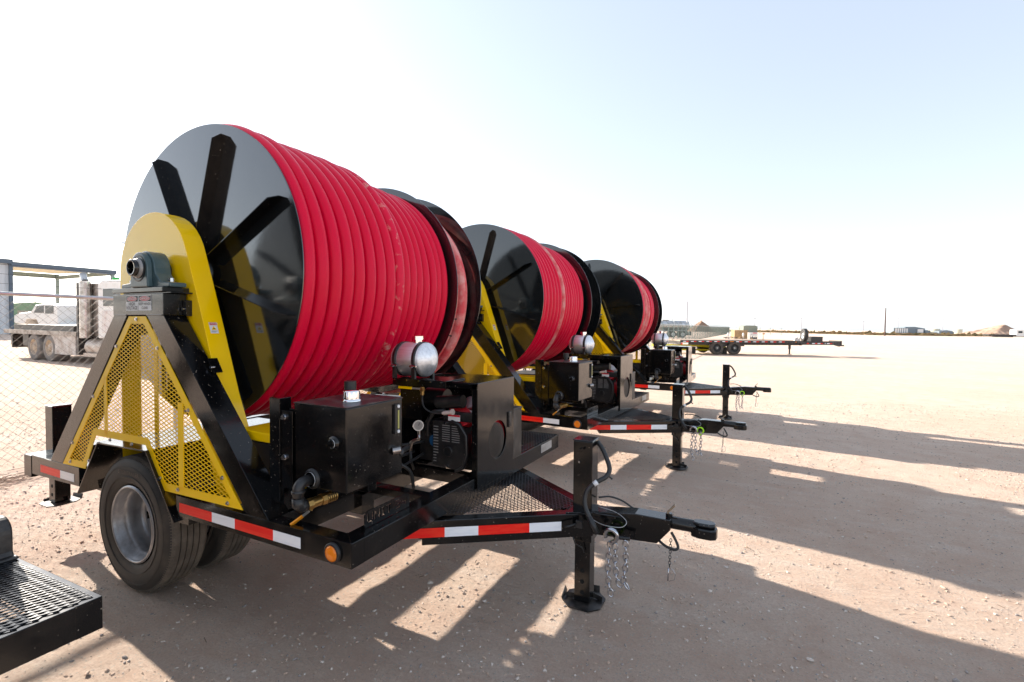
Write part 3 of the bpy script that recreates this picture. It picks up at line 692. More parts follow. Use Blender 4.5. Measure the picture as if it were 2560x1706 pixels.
    for x in (1.195, 1.35):
        g = MB(); g.lathe([(r+.001, 0), (r+.005, 0), (r+.005, .028), (r+.001, .028)], (x-.014, yc, zc), 'x', 48, closed=True)
        g.box(x-.014, x+.014, yc-r-.002, yc-r+.015, 1.272, 1.36); g.box(x-.014, x+.014, yc+r-.03, yc+r-.01, 1.272, 1.36)
        g.cyl((x-.02, yc-r-.008, 1.355), (x+.03, yc-r-.008, 1.355), .007, n=8, mi=1); g.cyl((x, yc-r-.022, 1.347), (x, yc-r+.01, 1.345), .0055, n=8, mi=1)
        g.build('tank_strap', [BLKD, ZINC], ft)
    # ---- battery box, platform
    g = MB(); g.box(1.655, 1.797, 1.532, 1.668, .676, 1.02); g.box(1.652, 1.80, 1.531, 1.672, 1.021, 1.034)
    g.box(1.797, 1.812, 1.44, 1.475, .92, 1.025)
    g.build('battery_box', BLKD, T, .003)
    for x0, x1_, y0, y1, nm in ((1.15, 1.79, 1.66, WID-.02, 'step_mesh'),):
        g = MB(); lattice(g, [(y0, x0), (y1, x0), (y1, x1_-.02), (y0, x1_-.02)], .051, .0234, .0045, .0028, lambda s_, t_, q: (0, 0, 1) if q == 9 else (t_, s_, .6765+.0011*q))
        g.box(1.12, 1.16, 1.6, WID-.1, .60, .675); 
        g.build(nm, BLKM, T)
    g = MB(); g.box(1.7895, 1.7915, 2.05, 2.27, .598, .662, 0)
    for i in range(4): g.box(1.7916, 1.7920, 2.065, 2.20+.02*(i % 2), .611+.012*i, .6145+.012*i, 1)
    g.build('serial_plate', [vary(pr('plate_alu', (.42, .42, .42), .4, .4), (.3, .29, .28), 15), GREY], T)
    # ---- tongue
    g = MB()
    for s in (0, 1):
        q = (lambda y: y) if s == 0 else my
        P = [(1.70, q(.607)), (2.50, q(1.166)), (2.50, q(1.219)), (2.44, q(1.219)), (1.66, q(.66))]
        g.prism(P, 'z', .405, .541)
    g.prism([(2.36, 1.08), (2.50, 1.15), (2.66, 1.16), (2.66, 1.28), (2.50, 1.29), (2.36, 1.36)], 'z', .5415, .5495)
    g.prism([(2.30, .405), (2.86, .437), (2.93, .524), (2.93, .578), (2.74, .580), (2.50, .5505), (2.30, .54)], 'y', 1.165, 1.273)
    g.box(1.66, 1.7, .62, my(.62), .43, .54)
    tg = g.build('tongue', BLK, T, .005)
    g = MB(); g.lathe([(.0, 0), (.034, 0), (.034, .16), (.0, .16)], (2.90, 1.219, .550), 'x', 20)
    hd = [(3.03, 1.19), (3.07, 1.172), (3.13, 1.172), (3.158, 1.19), (3.162, 1.219), (3.158, 1.248), (3.13, 1.266), (3.07, 1.266), (3.03, 1.248)]
    g.prism(hd, 'z', .502, .560); g.prism([(x*.9+.31, (y-1.219)*.82+1.219) for x, y in hd], 'z', .560, .583)
    cp = g.build('coupler', BLK, tg, .01)
    g = MB(); g.cyl((2.915, 1.215, .575), (2.915, 1.215, .60), .018, n=12, mi=0); g.bar((2.905, 1.215, .60), (2.945, 1.22, .648), .032, .006, (0, 0, 1), 1)
    g.build('latch', [BLK, pr('latch_plate', (.30, .24, .17), .4, .5)], cp)
    g = MB(); g.tube(sm([(2.85, 1.20, .455), (2.90, 1.19, .425), (2.95, 1.185, .415), (2.968, 1.19, .43), (2.955, 1.20, .46), (2.93, 1.205, .50)]), .0075, 8)
    chain(g, [(2.93, 1.19, .47), (2.925, 1.19, .31)], .020, .0018)
    g.tube([(2.918, 1.19, .235), (2.92, 1.19, .305)], .004, 6, 1); g.tube([(2.92, 1.19, .305), (2.945, 1.185, .305), (2.958, 1.185, .28), (2.953, 1.185, .25), (2.925, 1.188, .235)], .0016, 5, 1)
    g.build('coupler_pin', [RUB, ZINC], tg)
    g = MB(); poly = [(.70, 1.69), (my(.70), 1.69), (my(1.19), 2.40), (1.19, 2.40)]
    lattice(g, poly, .051, .0234, .0045, .0028, lambda s_, t_, q: (0, 0, 1) if q == 9 else (t_, s_, .5455+.0011*q))
    g.build('tongue_mesh', BLKM, T)
    g = MB()
    P0 = Vector((1.8027, .6782, 0)); P1 = Vector((2.3457, 1.0579, 0)); d = (P1-P0).normalized(); nv = Vector((d.y, -d.x, 0))
    def tp(a, b_, mi):
        A_ = P0+d*a+nv*.0015; B_ = P0+d*b_+nv*.0015
        g.add([(A_.x, A_.y, .4477), (B_.x, B_.y, .4477), (B_.x, B_.y, .5008), (A_.x, A_.y, .5008)], [(0, 1, 2, 3)], mi)
    L1 = (P1-P0).length; s1 = (Vector((1.959, .7793, 0))-P0).length; s2 = (Vector((2.1933, .9513, 0))-P0).length
    tp(-.24, 0, 0); tp(0, s1, 1); tp(s1, s2, 0); tp(s2, L1, 1)
    g.build('tongue_reflective_tape', [RTAPE, WTAPE], T)
    jack(T, 'front_jack', 2.4325, 1.2249, .958, .36, -.018, True)
    jack(T, 'rear_jack', -1.335, .178, 1.005, .50, .268, False, .10)
    jack(T, 'rear_jack', -1.335, my(.178), 1.005, .50, .268, False, .10)
    # ---- safety chains
    g = MB(); g.cyl((2.56, 1.165, .468), (2.66, 1.085, .462), .012, n=10, mi=1); g.cyl((2.66, 1.085, .462), (2.73, 1.10, .462), .010, n=10, mi=1)
    for pts in ([(2.625, 1.085, .435), (2.617, 1.08, .34), (2.612, 1.08, .24), (2.632, 1.08, .145), (2.648, 1.08, .155)], [(2.652, 1.085, .43), (2.655, 1.08, .30), (2.668, 1.08, .215), (2.69, 1.08, .23)], [(2.708, 1.085, .455), (2.712, 1.085, .33), (2.70, 1.085, .23), (2.722, 1.085, .20), (2.74, 1.085, .195)]):
        chain(g, pts)
    sc = g.build('safety_chain', [ZINC, BLK], T)
    for mat, dx in ((ZINC, 0), (LIME, .072)):
        g = MB(); pts = [(2.632+dx+.034*sin(a), 1.075-.004*cos(a), .472+.034*cos(a)) for a in [R(-120+i*22) for i in range(13)]]
        r_ = .012 if dx == 0 else .008
        g.tube([(2.628+dx, 1.075, .425)]+pts[::-1] if dx == 0 else pts, r_, 8)
        g.cyl((2.632+dx, 1.075, .435), (2.632+dx, 1.075, .420), .012, n=10)
        g.build('safety_hook', mat, sc)
    g = MB(); g.tube(sm([(2.50, 1.27, .60), (2.56, 1.30, .605), (2.63, 1.31, .59), (2.70, 1.30, .56)]), .0055, 8)
    g.tube(sm([(2.50, 1.14, .515), (2.56, 1.12, .505), (2.62, 1.11, .505), (2.68, 1.12, .51), (2.70, 1.14, .535), (2.66, 1.16, .56), (2.60, 1.18, .57), (2.52, 1.19, .575)]), .0022, 6, 1)
    g.box(2.425, 2.465, 1.075, 1.09, .475, .515, 0); g.tube([(2.43, 1.07, .50), (2.40, 1.04, .49), (2.375, 1.03, .485)], .006, 6)
    g.tube([(2.40, 1.10, .41), (2.41, 1.12, .36), (2.44, 1.155, .33), (2.45, 1.16, .30)], .004, 6)
    g.build('brake_cable', [RUB, GALV], T)
    return T

def reel(parent, ang):
    """near flange y .3255, divider 1.8547, far flange 2.2319; local frame at the axle"""
    o = bpy.data.objects.new('reel', None); COL.objects.link(o); o.parent = parent; o.location = (.1918, 0, 1.9282); o.rotation_euler = (0, ang, 0); o.empty_display_size = .1
    for y in (.3255, 1.8547, 2.2319):
        g = MB(); g.lathe([(.05, y), (.920, y), (.922, y+.0015), (.922, y+.0045), (.920, y+.006), (.05, y+.006)], (0, 0, 0), 'y', 144, sm=False)
        g.lathe([(.12, y), (.12, y-.05), (.10, y-.055), (.0, y-.055)], (0, 0, 0), 'y', 40)
        g.build('flange', BLKF, o)
    for y, s in ((.3255, -1), (2.2379, 1)):
        for i in range(8):
            a = R(72.5+45*i); c_, s_ = cos(a), sin(a)
            g = MB(); r0_, r1_ = .13, .862; th = .005
            prof = [(r0_, 0), (r1_, 0), (r1_, .030), (r1_-.040, .076), (r0_, .076)]
            vs = []
            for off in (-th/2, th/2):
                vs += [(c_*r-s_*off, y+s*h, s_*r+c_*off) for r, h in prof]
            n = len(prof)
            g.add(vs, [list(range(n)), list(range(2*n-1, n-1, -1))]+[(j, (j+1) % n, n+(j+1) % n, n+j) for j in range(n)])
            g.build('spoke_fin', BLK, o)
    g = MB(); g.lathe([(.045, -.04), (.045, 2.48)], (0, 0, 0), 'y', 24); g.lathe([(.62, .333), (.62, 1.85)], (0, 0, 0), 'y', 60); g.lathe([(.30, 1.86), (.30, 2.23)], (0, 0, 0), 'y', 40); g.build('drum_core', BLK, o)
    return o
def coil(mb, y, rad, hr, seed, n=110, k=14, sag=(0, 0), mi=0, wob=.011, skew=0):
    P = []; hr *= .985+.04*noise.noise(Vector((seed*9.3, 1, 2)))
    for i in range(n):
        a = 2*pi*i/n
        rr = rad+wob*noise.noise(Vector((cos(a)*1.2, sin(a)*1.2, seed*3.7))); yy = y+wob*.9*noise.noise(Vector((cos(a)*.9+5, sin(a)*.9, seed*5.1)))+skew*sin(a*.5)*sin(a*.5)
        P.append((rr*cos(a)+sag[0], yy, rr*sin(a)+sag[1]))
    mb.tube(P, hr, k, mi, True)
def hose(reel_o, kind):
    g = MB()
    if kind == 1:
        p = .0958; y = .3315+.047
        for i in range(9): coil(g, y+i*p, .892, .0452, i, skew=.022, mi=2*(i == 8))
        for i in range(8): coil(g, y+(8.65+i*.86)*p, .836-.0015*i, .0405, i+20, skew=.012)
    elif kind == 2:
        p = .088; y = .3315+.043
        for i in range(6): coil(g, y+i*p, .885, .0415, i+3, mi=0, skew=.02)
        coil(g, y+6*p, .889, .044, 60, mi=1, skew=.02)
        for i in range(10): coil(g, y+(6.6+i)*.084, .84-.002*i, .0400, i+30)
    else:
        for i, (dy, rd, mi_) in enumerate(((0, .862, 1), (.075, .872, 0), (.155, .865, 0), (.24, .852, 0), (.33, .868, 1), (.42, .862, 1), (.50, .85, 0), (.585, .853, 1), (.67, .85, 1), (.76, .84, 0), (.85, .832, 0), (.94, .83, 0), (1.03, .83, 0), (1.12, .82, 0), (1.21, .815, 0), (1.3, .81, 0), (1.39, .8, 0))):
            coil(g, .375+dy, rd, .0455, i+7, mi=mi_, wob=.02)
    g.build('red_hose', [RED, PINK, REDD], reel_o)
    if kind != 1: return
    g = MB()
    for i, (yy, rr) in enumerate(((1.908, .81), (1.975, .845), (2.045, .82), (1.935, .73), (2.0, .73), (2.07, .70))):
        coil(g, yy, rr, .040, i+11, 110, 12, (.035, -.05), 0, .02)
    for a in (-14, -24, 31):
        a = R(a); rr = .868
        g.tube([((rr-.07+.075*sin(q))*cos(a)+.02, 1.975-.105*cos(q), (rr-.07+.075*sin(q))*sin(a)-.045) for q in [R(i*20-20) for i in range(12)]], .006, 5, 1)
    g.build('spare_hose_bundle', [PINK, RUB], reel_o)

FONT = {'U': ('10001',)*6+('01110',), 'N': ('10001', '11001', '11001', '10101', '10011', '10011', '10001'), 'I': ('111', '010', '010', '010', '010', '010', '111'), 'T': ('11111',)+('00100',)*6,
        '3': ('11110', '00001', '00001', '01110', '00001', '00001', '11110'), '4': ('10010', '10010', '10010', '11111', '00010', '00010', '00010'), '0': ('01110', '10001', '10001', '10001', '10001', '10001', '01110'), '6': ('01111', '10000', '10000', '11110', '10001', '10001', '01110'), ' ': ('00',)*7}
def unit_sign(parent, txt):
    """steel plate with cut-out letters, read from the front (+X), standing on the front beam"""
    rows = ['']*7
    for ch in txt:
        for i in range(7): rows[i] += FONT[ch][i]+'0'
    rows = ['00'+r+'0' for r in rows]; W_ = len(rows[0]); g = MB(); y0, y1, z0, z1 = .143, .465, .676, .752
    cw = (y1-y0)/W_; full = ['0'*W_, '0'*W_]+rows+['0'*W_, '0'*W_, '0'*W_]; ch_ = (z1-z0)/len(full); Hn = len(full)
    for j, row in enumerate(full):
        i = 0
        while i < W_:
            if row[i] == '1': i += 1; continue
            k = i
            while k < W_ and row[k] == '0': k += 1
            a, b_ = i, k
            cut = {0: 2, 1: 1}.get(j, 0); a = max(a, cut); b_ = min(b_, W_-cut)
            g.box(1.722, 1.727, y0+a*cw, y0+b_*cw, z1-(j+1)*ch_, z1-j*ch_)
            i = k
    g.build('unit_number_plate', BLK, parent)

def copy_tree(o, parent=None, skip=()):
    c = o.copy(); COL.objects.link(c); c.parent = parent
    for ch in list(o.children):
        if ch.name.split('.')[0] not in skip: copy_tree(ch, c, skip)
    return c
def place(o, dx, dy, yaw, tp, dz):
    o.location = (.41*sin(tp)*cos(yaw)+dx, .41*sin(tp)*sin(yaw)+dy, dz+.41*(1-cos(tp)))
    o.rotation_euler = (0, -tp, yaw)
T1 = make_trailer()
TR = [T1]+[copy_tree(T1) for _ in range(2)]
GT = 'hose reel trailers parked side by side'
spec = [(T1, (0, 0, 0, .0087, 0), 1, 0, 'UNIT 34', 'nearest black hose reel trailer with bright red hose and UNIT 34 plate'),
        (TR[1], (.0202, 3.3028, -.0563, .0058, .0128), 2, R(-1), 'UNIT 30', 'middle reel trailer with one faded stripe in its red hose, behind the nearest one'),
        (TR[2], (.4009, 6.8641, -.0007, .0059, .0136), 3, R(22), 'UNIT 36', 'farthest and smallest looking hose reel trailer, its red hose scuffed pale'),
        ]
T0 = copy_tree(T1, None, ('serial_plate',))
for c in list(T0.children):
    if c.name.split('.')[0] in ('support_frame', 'mesh_guard', 'lifting_lug') and (c.data.vertices[0].co.y > 1 or c.name.split('.')[0] == 'lifting_lug'):
        for k_ in list(c.children): bpy.data.objects.remove(k_)
        bpy.data.objects.remove(c)
a_frame(T0, my(.12), WID, .16); None; lug(T0, 1.2, .165, .676)
g = MB(); lp = [(1.02, .676), (1.172, .676), (1.155, .705)]+[(1.085+.07*cos(R(a)), .775+.06*sin(R(a))) for a in range(0, 181, 15)]
g.prism(lp, 'y', 2.375, 2.43); g.box(1.0, 1.19, 2.37, 2.435, .6755, .69); g.build('lifting_lug', BLKD, T0, .01)
spec.append((T0, (-.40, -3.175, .022, .0087, 0), 2, R(10), 'UNIT 30', 'trailer cut off by the left edge, only its mesh step corner showing'))
for o, ps, kind, ang, sgn, lab in spec:
    o['label'] = lab; o['group'] = GT; place(o, *ps)
    ro = reel(o, ang) if o is T1 else copy_tree(R1, o); ro.parent = o; ro.rotation_euler = (0, ang, 0)
    if o is T1: R1 = ro
    unit_sign(o, sgn)
for c in T1.children:
    if c.name.startswith('safety_chain'):
        for k_ in c.children:
            if k_.data.materials[0] == LIME: k_.location = (-.078, .035, -.012)
RE = [c for o, *_ in spec for c in o.children if c.name.startswith('reel')]
for ro, (o, ps, kind, *_2) in zip(RE, spec): hose(ro, kind)

# ------------------------------------------------------------------ fence
def fence():
    F = thing('chain_link_fence', 'long chain link fence with barbed wire arms running behind the trailers', 'fence', (-3.9, 0, 0))
    YA, YB, H_ = -9.6, 150.3, 1.9
    YS = [YA+3*i for i in range(int((YB-YA)/3)+1)]
    for i, y in enumerate(YS[:54]):
        g = MB(); lean = .01*rnd.uniform(-1, 1)
        g.cyl((0, y, -.1), (lean, y, H_+.03), .030, n=8); g.cyl((lean, y, H_), (-.28+lean, y, H_+.34), .017, n=6)
        if 36 < y < 50: g.tube([(0, y, .0), (0, y-.5, 1.2)], .012, 5)
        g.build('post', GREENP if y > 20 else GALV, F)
    g = MB(); g.cyl((0, YA, H_-.01), (0, YB, H_-.01), .0215, n=14); g.build('top_rail', GALV, F)
    g = MB(); s = .0445; y = YA
    n = int((YB-YA)/(.089)); h = H_-.02
    for i in range(n):
        y = YA+i*.089
        if y > 45 and i % 2: continue
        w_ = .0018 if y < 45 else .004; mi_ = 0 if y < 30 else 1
        g.add([(q, y+a, z) for (a, z) in ((0, .03), (h*1.0, h)) for q in (-w_, w_)]+[(0, y+a+w_*2, z) for (a, z) in ((0, .03), (h, h))], [(0, 1, 3, 2), (0, 4, 5, 2), (1, 4, 5, 3)], mi_)
        g.add([(q+.003, y+a, z) for (a, z) in ((0, h), (h*1.0, .03)) for q in (-w_, w_)]+[(.003, y+a+w_*2, z) for (a, z) in ((0, h), (h, .03))], [(0, 1, 3, 2), (0, 4, 5, 2), (1, 4, 5, 3)], mi_)
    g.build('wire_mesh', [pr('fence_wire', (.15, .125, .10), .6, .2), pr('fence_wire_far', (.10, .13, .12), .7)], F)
    for j in range(3):
        g = MB(); x, z = -.09*(j+1)+.0, H_+.11*(j+1)+.02; k = (YB-YA)/3
        P = []
        for i in range(len(YS)-1):
            for q in range(4):
                tt = q/4; P.append((x, YS[i]+3*tt, z-.03*4*tt*(1-tt)))
        g.tube(P, .0022, 4)
        for i in range(230):
            y = YA+.13*i; g.bar((x-.012, y, z-.02+.006), (x+.012, y+.006, z-.02-.008), .003, .003)
        g.build('barbed_wire', BLKD, F)
    return F
fence()
F2 = thing('far_chain_link_fence', 'short far stretch of grey fence closing the yard beyond the crates', 'fence', (-3.9, 150.3, 0))
for i in range(6): g = MB(); g.cyl((2.6*i, 0, 0), (2.6*i, 0, 1.95), .04, n=6); g.build('post', GREENP, F2)
FARW = pr('far_wire', (.10, .14, .13), .7)
g = MB()
for i in range(150): g.bar((.09*i, 0, .05), (.09*i, 0, 1.9), .03, .006)
g.build('wire_mesh', FARW, F2)

# ------------------------------------------------------------------ gooseneck/flatbed trailer beyond
def simple_wheel(g, x, y, z, r, wd, k, mt, mr, n=32):
    g.lathe([(r*.60, 0), (r*.72, k*-.008), (r*.94, 0), (r, k*.03), (r, k*(wd-.03)), (r*.9, k*wd), (r*.6, k*wd)], (x, y, z), 'y', n, mt)
    g.lathe([(r*.60, 0), (r*.56, k*.015), (r*.54, k*.07), (r*.30, k*.075), (r*.26, k*.01), (r*.12, -k*.01), (0, -k*.012)], (x, y, z), 'y', n, mr)
FB = thing('flatbed_trailer', 'long low black flatbed trailer standing alone in the open yard', 'trailer', (-.86, 29.62, 0), (0, -.010, .4662))
g = MB(); g.box(0, 7.40, 0, 2.4, .80, .865); g.build('deck', [vary(pr('deck_wood', (.40, .30, .22), .8), (.28, .2, .15), 3, .4, .6)], FB)
g = MB(); g.box(-.02, 7.42, -.03, .0, .72, .872); g.box(.6, 7.3, .25, .33, .58, .795); g.box(0, 7.4, 2.4, 2.43, .7, .87); g.box(0, .06, 0, 2.4, .6, .8); g.box(7.36, 7.42, 0, 2.4, .58, .8); g.box(2.0, 4.0, .2, .28, .5, .6)
g.box(7.42, 10.1, .45, .55, .60, .80); g.box(7.42, 10.1, 1.45, 1.55, .60, .80); g.box(10.05, 10.15, .45, 1.55, .58, .86)
g.bar((10.1, 1.0, .62), (10.35, 1.0, .54), .2, .12); g.bar((10.3, 1.0, .55), (10.62, 1.0, .55), .14, .08)
g.build('frame', BLKD, FB)
for i, x in enumerate((.16, .63, 1.1, 1.57, 2.05, 2.54)):
    g = MB(); g.box(x, x+.17, -.034, -.031, .775, .815, 0); g.box(x+.17, x+.33, -.034, -.031, .775, .815, 1); g.build('reflective_tape', [WTAPE, RTAPE], FB)
for i, x in enumerate((3.38, 3.90, 4.42, 4.94, 5.46, 5.98)):
    g = MB(); g.box(x, x+.18, -.034, -.031, .77, .812, 0); g.box(x+.18, x+.36, -.034, -.031, .77, .812, 1); g.build('reflective_tape', [WTAPE, RTAPE], FB)
g = MB(); x = 8.25
g.box(7.98, 8.11, .445, .449, .66, .72, 1)
for q in range(2): g.box(x+.05, x+.23, .445, .449, .67, .715, 0); g.box(x+.23, x+.38, .445, .449, .67, .715, 1); x += .34
g.box(9.22, 9.39, .445, .449, .67, .715, 0); g.box(9.39, 9.54, .445, .449, .67, .715, 1); g.text('PJ', .09, (9.12, .444, .70), (1, 0, 0), (0, 0, 1), 0)
g.build('tongue_reflective_tape', [WTAPE, RTAPE], FB)
g = MB(); g.box(3.02, 3.22, -.036, -.031, .775, .815); g.build('amber_marker_lamp', AMB, FB); g = MB(); g.cyl((7.02, -.032, .79), (7.02, -.05, .79), .032, n=14); g.build('amber_marker_lamp', AMB, FB)
g = MB(); g.box(.03, .13, -.036, -.031, .60, .70); g.build('tail_lamp', REDL, FB)
for x in (2.25, 3.32):
    g = MB(); simple_wheel(g, x, .02, .40, .405, .24, 1, 0, 1); g.cyl((x, .01, .40), (x, -.01, .40), .04, n=10, mi=2)
    for i in range(8): a = i*pi/4; g.cyl((x+.09*cos(a), .02, .4+.09*sin(a)), (x+.09*cos(a), .0, .4+.09*sin(a)), .012, n=6, mi=2)
    g.build('wheel', [vary(pr('dusty_tyre', (.07, .058, .05), .9), (.12, .1, .08), 8), INK, GALV], FB)
    g = MB(); simple_wheel(g, x, 2.38, .40, .405, .24, -1, 0, 1); g.build('wheel', [TYRE, INK], FB)
g = MB(); g.box(7.2, 7.31, 1.0, 1.1, .30, .85); g.box(7.22, 7.29, 1.02, 1.08, -.02, .35); g.box(7.15, 7.36, .95, 1.15, -.03, -.01); g.build('landing_leg', BLKD, FB)
g = MB(); g.box(8.35, 9.05, .60, 1.40, .81, 1.08); g.box(8.33, 9.07, .58, 1.42, 1.081, 1.11); g.build('toolbox', pr('toolbox_black', (.02, .02, .021), .35), FB)
SPW = thing('spare_wheel', 'spare wheel standing upright at the front of the flatbed trailer deck', 'wheel', (5.86, 33.05, 1.28), (0, 0, -1.30))
g = MB(); simple_wheel(g, 0, -.11, 0, .40, .22, 1, 0, 1); g.build('tyre', [TYRE, GALV], SPW)
SPW.location = Vector((-.86+7.86*cos(.4662)-.55*sin(.4662), 29.62+7.86*sin(.4662)+.55*cos(.4662), 1.29))
g = MB()
for i, (x, h) in enumerate(((0, .16), (.07, .2), (.14, .22), (.2, .14), (.27, .3))): g.box(x, x+.04, 0, .05, 0, h, 0); g.box(x+.04, x+.065, 0, .05, 0, h*.8, 1)
g.box(-.02, .34, -.02, .1, -.02, 0, 0)
o = g.build('stake_rack', [WHT, INK]); o.location = (-.86+6.95*cos(.4662), 29.62+6.95*sin(.4662), .96); o.rotation_euler = (0, 0, .4662)
tag(o, 'small rack of white and black stakes on the front of the flatbed deck', 'rack')
YB_ = thing('yellow_loading_ramp', 'yellow steel ramp lying on blocks under the rear of the flatbed trailer', 'ramp', (-2.6, 30.2, 0), (0, 0, .4662))
g = MB(); g.prism([(0, .42), (2.6, .44), (5.2, .30), (5.2, .40), (3.3, .55), (0, .55)], 'y', 0, .35); g.box(.3, 5.0, .05, .3, .18, .28); g.build('beam', pr('ramp_yellow', (.72, .66, .02), .45), YB_)
for x in (.4, 2.4, 4.4): g = MB(); g.box(x, x+.3, -.05, .4, -.02, .42); g.build('block', BLKD, YB_)

# ------------------------------------------------------------------ stored goods near the far fence (about 78 m away)
CR = thing('wooden_crate', 'tan plywood crate standing by the far fence', 'crate', (.1, 82.5, 0), (0, 0, .47))
g = MB(); g.box(0, 2.0, 0, 1.2, 0, 1.35); g.build('panel', WOOD, CR)
for x in (-.02, .9, 1.9): g = MB(); g.box(x, x+.1, -.04, -.001, 0, 1.38); g.build('batten', WOOD, CR)
g = MB(); g.box(0, .75, 0, .9, 0, .9); g.prism([(.0, .9), (.2, 1.02), (.6, 1.0), (.75, .9)], 'y', 0, .9); o = g.build('covered_pallet', BLUE); o.location = (2.5, 83.6, 0); o.rotation_euler = (0, 0, .4); tag(o, 'dark blue covered pallet between the wooden crate and the sign board', 'pallet')
SG = thing('sign_board', 'white sign board with a red heading on a low stand beside the crate', 'sign', (2.25, 81.5, 0), (0, 0, .47))
g = MB(); g.box(0, 1.22, 0, .03, .52, 1.05, 0); g.box(.45, 1.1, -.004, -.001, .88, 1.0, 1)
for z in (.62, .70, .78): g.box(.1, 1.0, -.004, -.001, z, z+.025, 2)
g.build('board', [WHT, SRED, GREY], SG)
for x in (.05, .4, .8, 1.15): g = MB(); g.box(x, x+.05, .03, .6, 0, .52); g.build('leg', GREY, SG)
for (x, y, l) in ((-.75, 80.6, 'white bottle shaped marker standing left of the wooden crate'), (1.35, 81.3, 'white bottle shaped marker standing in front of the wooden crate')):
    g = MB(); g.lathe([(.02, 0), (.02, .35), (.13, .40), (.15, .75), (.06, .95), (0, .96)], (0, 0, 0), 'z', 14); o = g.build('marker_post', WHT); o.location = (x, y, 0); tag(o, l, 'marker', 'white marker posts')
g = MB(); g.cyl((0, 0, 0), (0, 0, 1.0), .04, n=8); g.cyl((0, 0, 0), (0, 0, .05), .16, n=12); g.cyl((-.1, 0, .85), (.25, 0, .85), .09, n=10); o = g.build('bollard_lamp', pr('rust_orange', (.45, .2, .08), .7)); o.location = (4.1, 82.9, 0); tag(o, 'thin rusty orange post right of the sign board', 'post')
g = MB()
for i in range(34):
    x = rnd.uniform(-1.4, 2.9); y = rnd.uniform(79.5, 80.8); s = rnd.uniform(.1, .3); z = rnd.uniform(0, .2)
    g.bar((x, y, z), (x+s*rnd.uniform(.3, 2), y+.1, z+s*rnd.uniform(0, .8)), s*.4, s*.4, (0, 0, 1), rnd.choice((0, 0, 1, 2)))
tag(g.build('scrap_heap', [BLKD, GREY, WOOD]), 'low heap of scrap parts in front of the wooden crate', 'scrap', kind='stuff')

# ------------------------------------------------------------------ tanker trailer inside the fence
TK = thing('tanker_trailer', 'silver tanker trailer parked behind the fence posts', 'trailer', (-6.9, 83, 0), (0, 0, .42+pi))
g = MB(); g.lathe([(0, -.12), (.5, -.08), (.72, .02), (.80, .12), (.80, 10.5), (.5, 10.68), (0, 10.7)], (0, 0, 1.92), 'x', 40)
g.build('tank', [vary(pr('tank_alu', (.62, .62, .62), .34, .9), (.45, .43, .4), 1.5, .4, .6)], TK)
g = MB()
for x in (.3, 2.4, 4.7, 7.0, 9.3): g.lathe([(.80, 0), (.83, 0), (.83, .07), (.80, .07)], (x, 0, 1.92), 'x', 32)
g.box(.2, 9.5, -.35, .35, 1.0, 1.18); g.build('band', [WHT], TK)
g = MB(); g.box(.5, 4.2, -1.1, 1.1, .95, 1.05); g.prism([(.3, .35), (.9, .95), (4.0, .95), (4.4, .4), (4.4, .9), (4.0, 1.1), (.8, 1.1), (.3, .9)], 'y', -1.0, 1.0); g.box(-.25, -.2, -1, 1, .35, 1.0); g.build('axle_frame', pr('olive_grey', (.12, .13, .115), .7), TK)
g = MB(); g.box(3.2, 4.2, -.2, .2, 2.70, 2.86); g.build('hatch', GREY, TK); g = MB(); g.cyl((2.6, 0, 2.7), (2.6, 0, 3.1), .05, n=8); g.build('vent_pipe', GREY, TK); g = MB(); g.cyl((5.5, 0, 2.7), (5.5, 0, 2.95), .2, n=12); g.build('hatch', GREY, TK)
for x in (1.15, 2.7):
    for y, k in ((1.15, -1), (-1.15, 1)):
        g = MB(); simple_wheel(g, x, y, .50, .50, .5, k, 0, 1, 24); g.build('wheel', [TYRE, WHT], TK)

# ------------------------------------------------------------------ trucks and buildings at the left
TKL = thing('flatbed_truck', 'dusty flatbed truck with tall chrome stack and white cab behind the fence', 'truck', (-24.1, 6.9, 0))
g = MB(); g.box(0, 6.0, 0, 2.5, 1.0, 1.12); g.box(.02, 6.0, -.02, -.001, .98, 1.14); g.build('bed', [vary(pr('worn_alu', (.42, .38, .34), .5, .3), (.2, .16, .13), 3, .4, .6)], TKL)
g = MB(); g.box(.3, 11.5, .75, 1.0, .6, .98); g.box(.3, 11.5, 1.5, 1.75, .6, .98); g.box(0, .2, .2, 2.3, .55, 1.0); g.box(1.1, 1.6, .2, 2.3, .5, 1.0); g.box(.35, .45, .1, 1.3, .40, 1.0); g.box(0, 5, .3, 2.3, 1.125, 1.34); g.build('frame', BLKD, TKL)
g = MB(); g.box(4.05, 5.85, .02, .6, .30, .98); g.build('side_toolbox', [vary(pr('dirty_white', (.56, .53, .5), .6), (.33, .26, .21), 3, .4, .65)], TKL)
g = MB(); g.box(6.0, 6.12, .0, 2.5, .35, 2.87); g.build('headache_rack', BLKD, TKL)
g = MB(); g.box(6.35, 7.6, .12, .9, 1.0, 2.83); g.cyl((6.75, -.05, .95), (6.75, -.05, 2.9), .16, n=18); g.cyl((6.75, -.05, 2.9), (6.6, -.05, 3.15), .1, n=14); g.build('exhaust_stack', [vary(pr('dull_chrome', (.62, .60, .58), .3, .9), (.3, .26, .22), 4, .4, .65)], TKL)
g = MB(); g.prism([(7.35, .95), (7.35, 2.78), (7.6, 2.92), (8.8, 2.9), (9.15, 2.55), (9.25, 2.0), (11.6, 1.8), (11.8, 1.5), (11.8, .95)], 'y', .05, 2.45); cab = g.build('cab', WHT, TKL, .04)
g = MB(); g.box(7.75, 8.45, .03, .048, 2.05, 2.62); g.build('side_window', GLASS, cab); g = MB(); g.prism([(8.5, 2.05), (9.1, 2.05), (8.85, 2.6), (8.5, 2.62)], 'y', .03, .048); g.build('side_window', GLASS, cab)
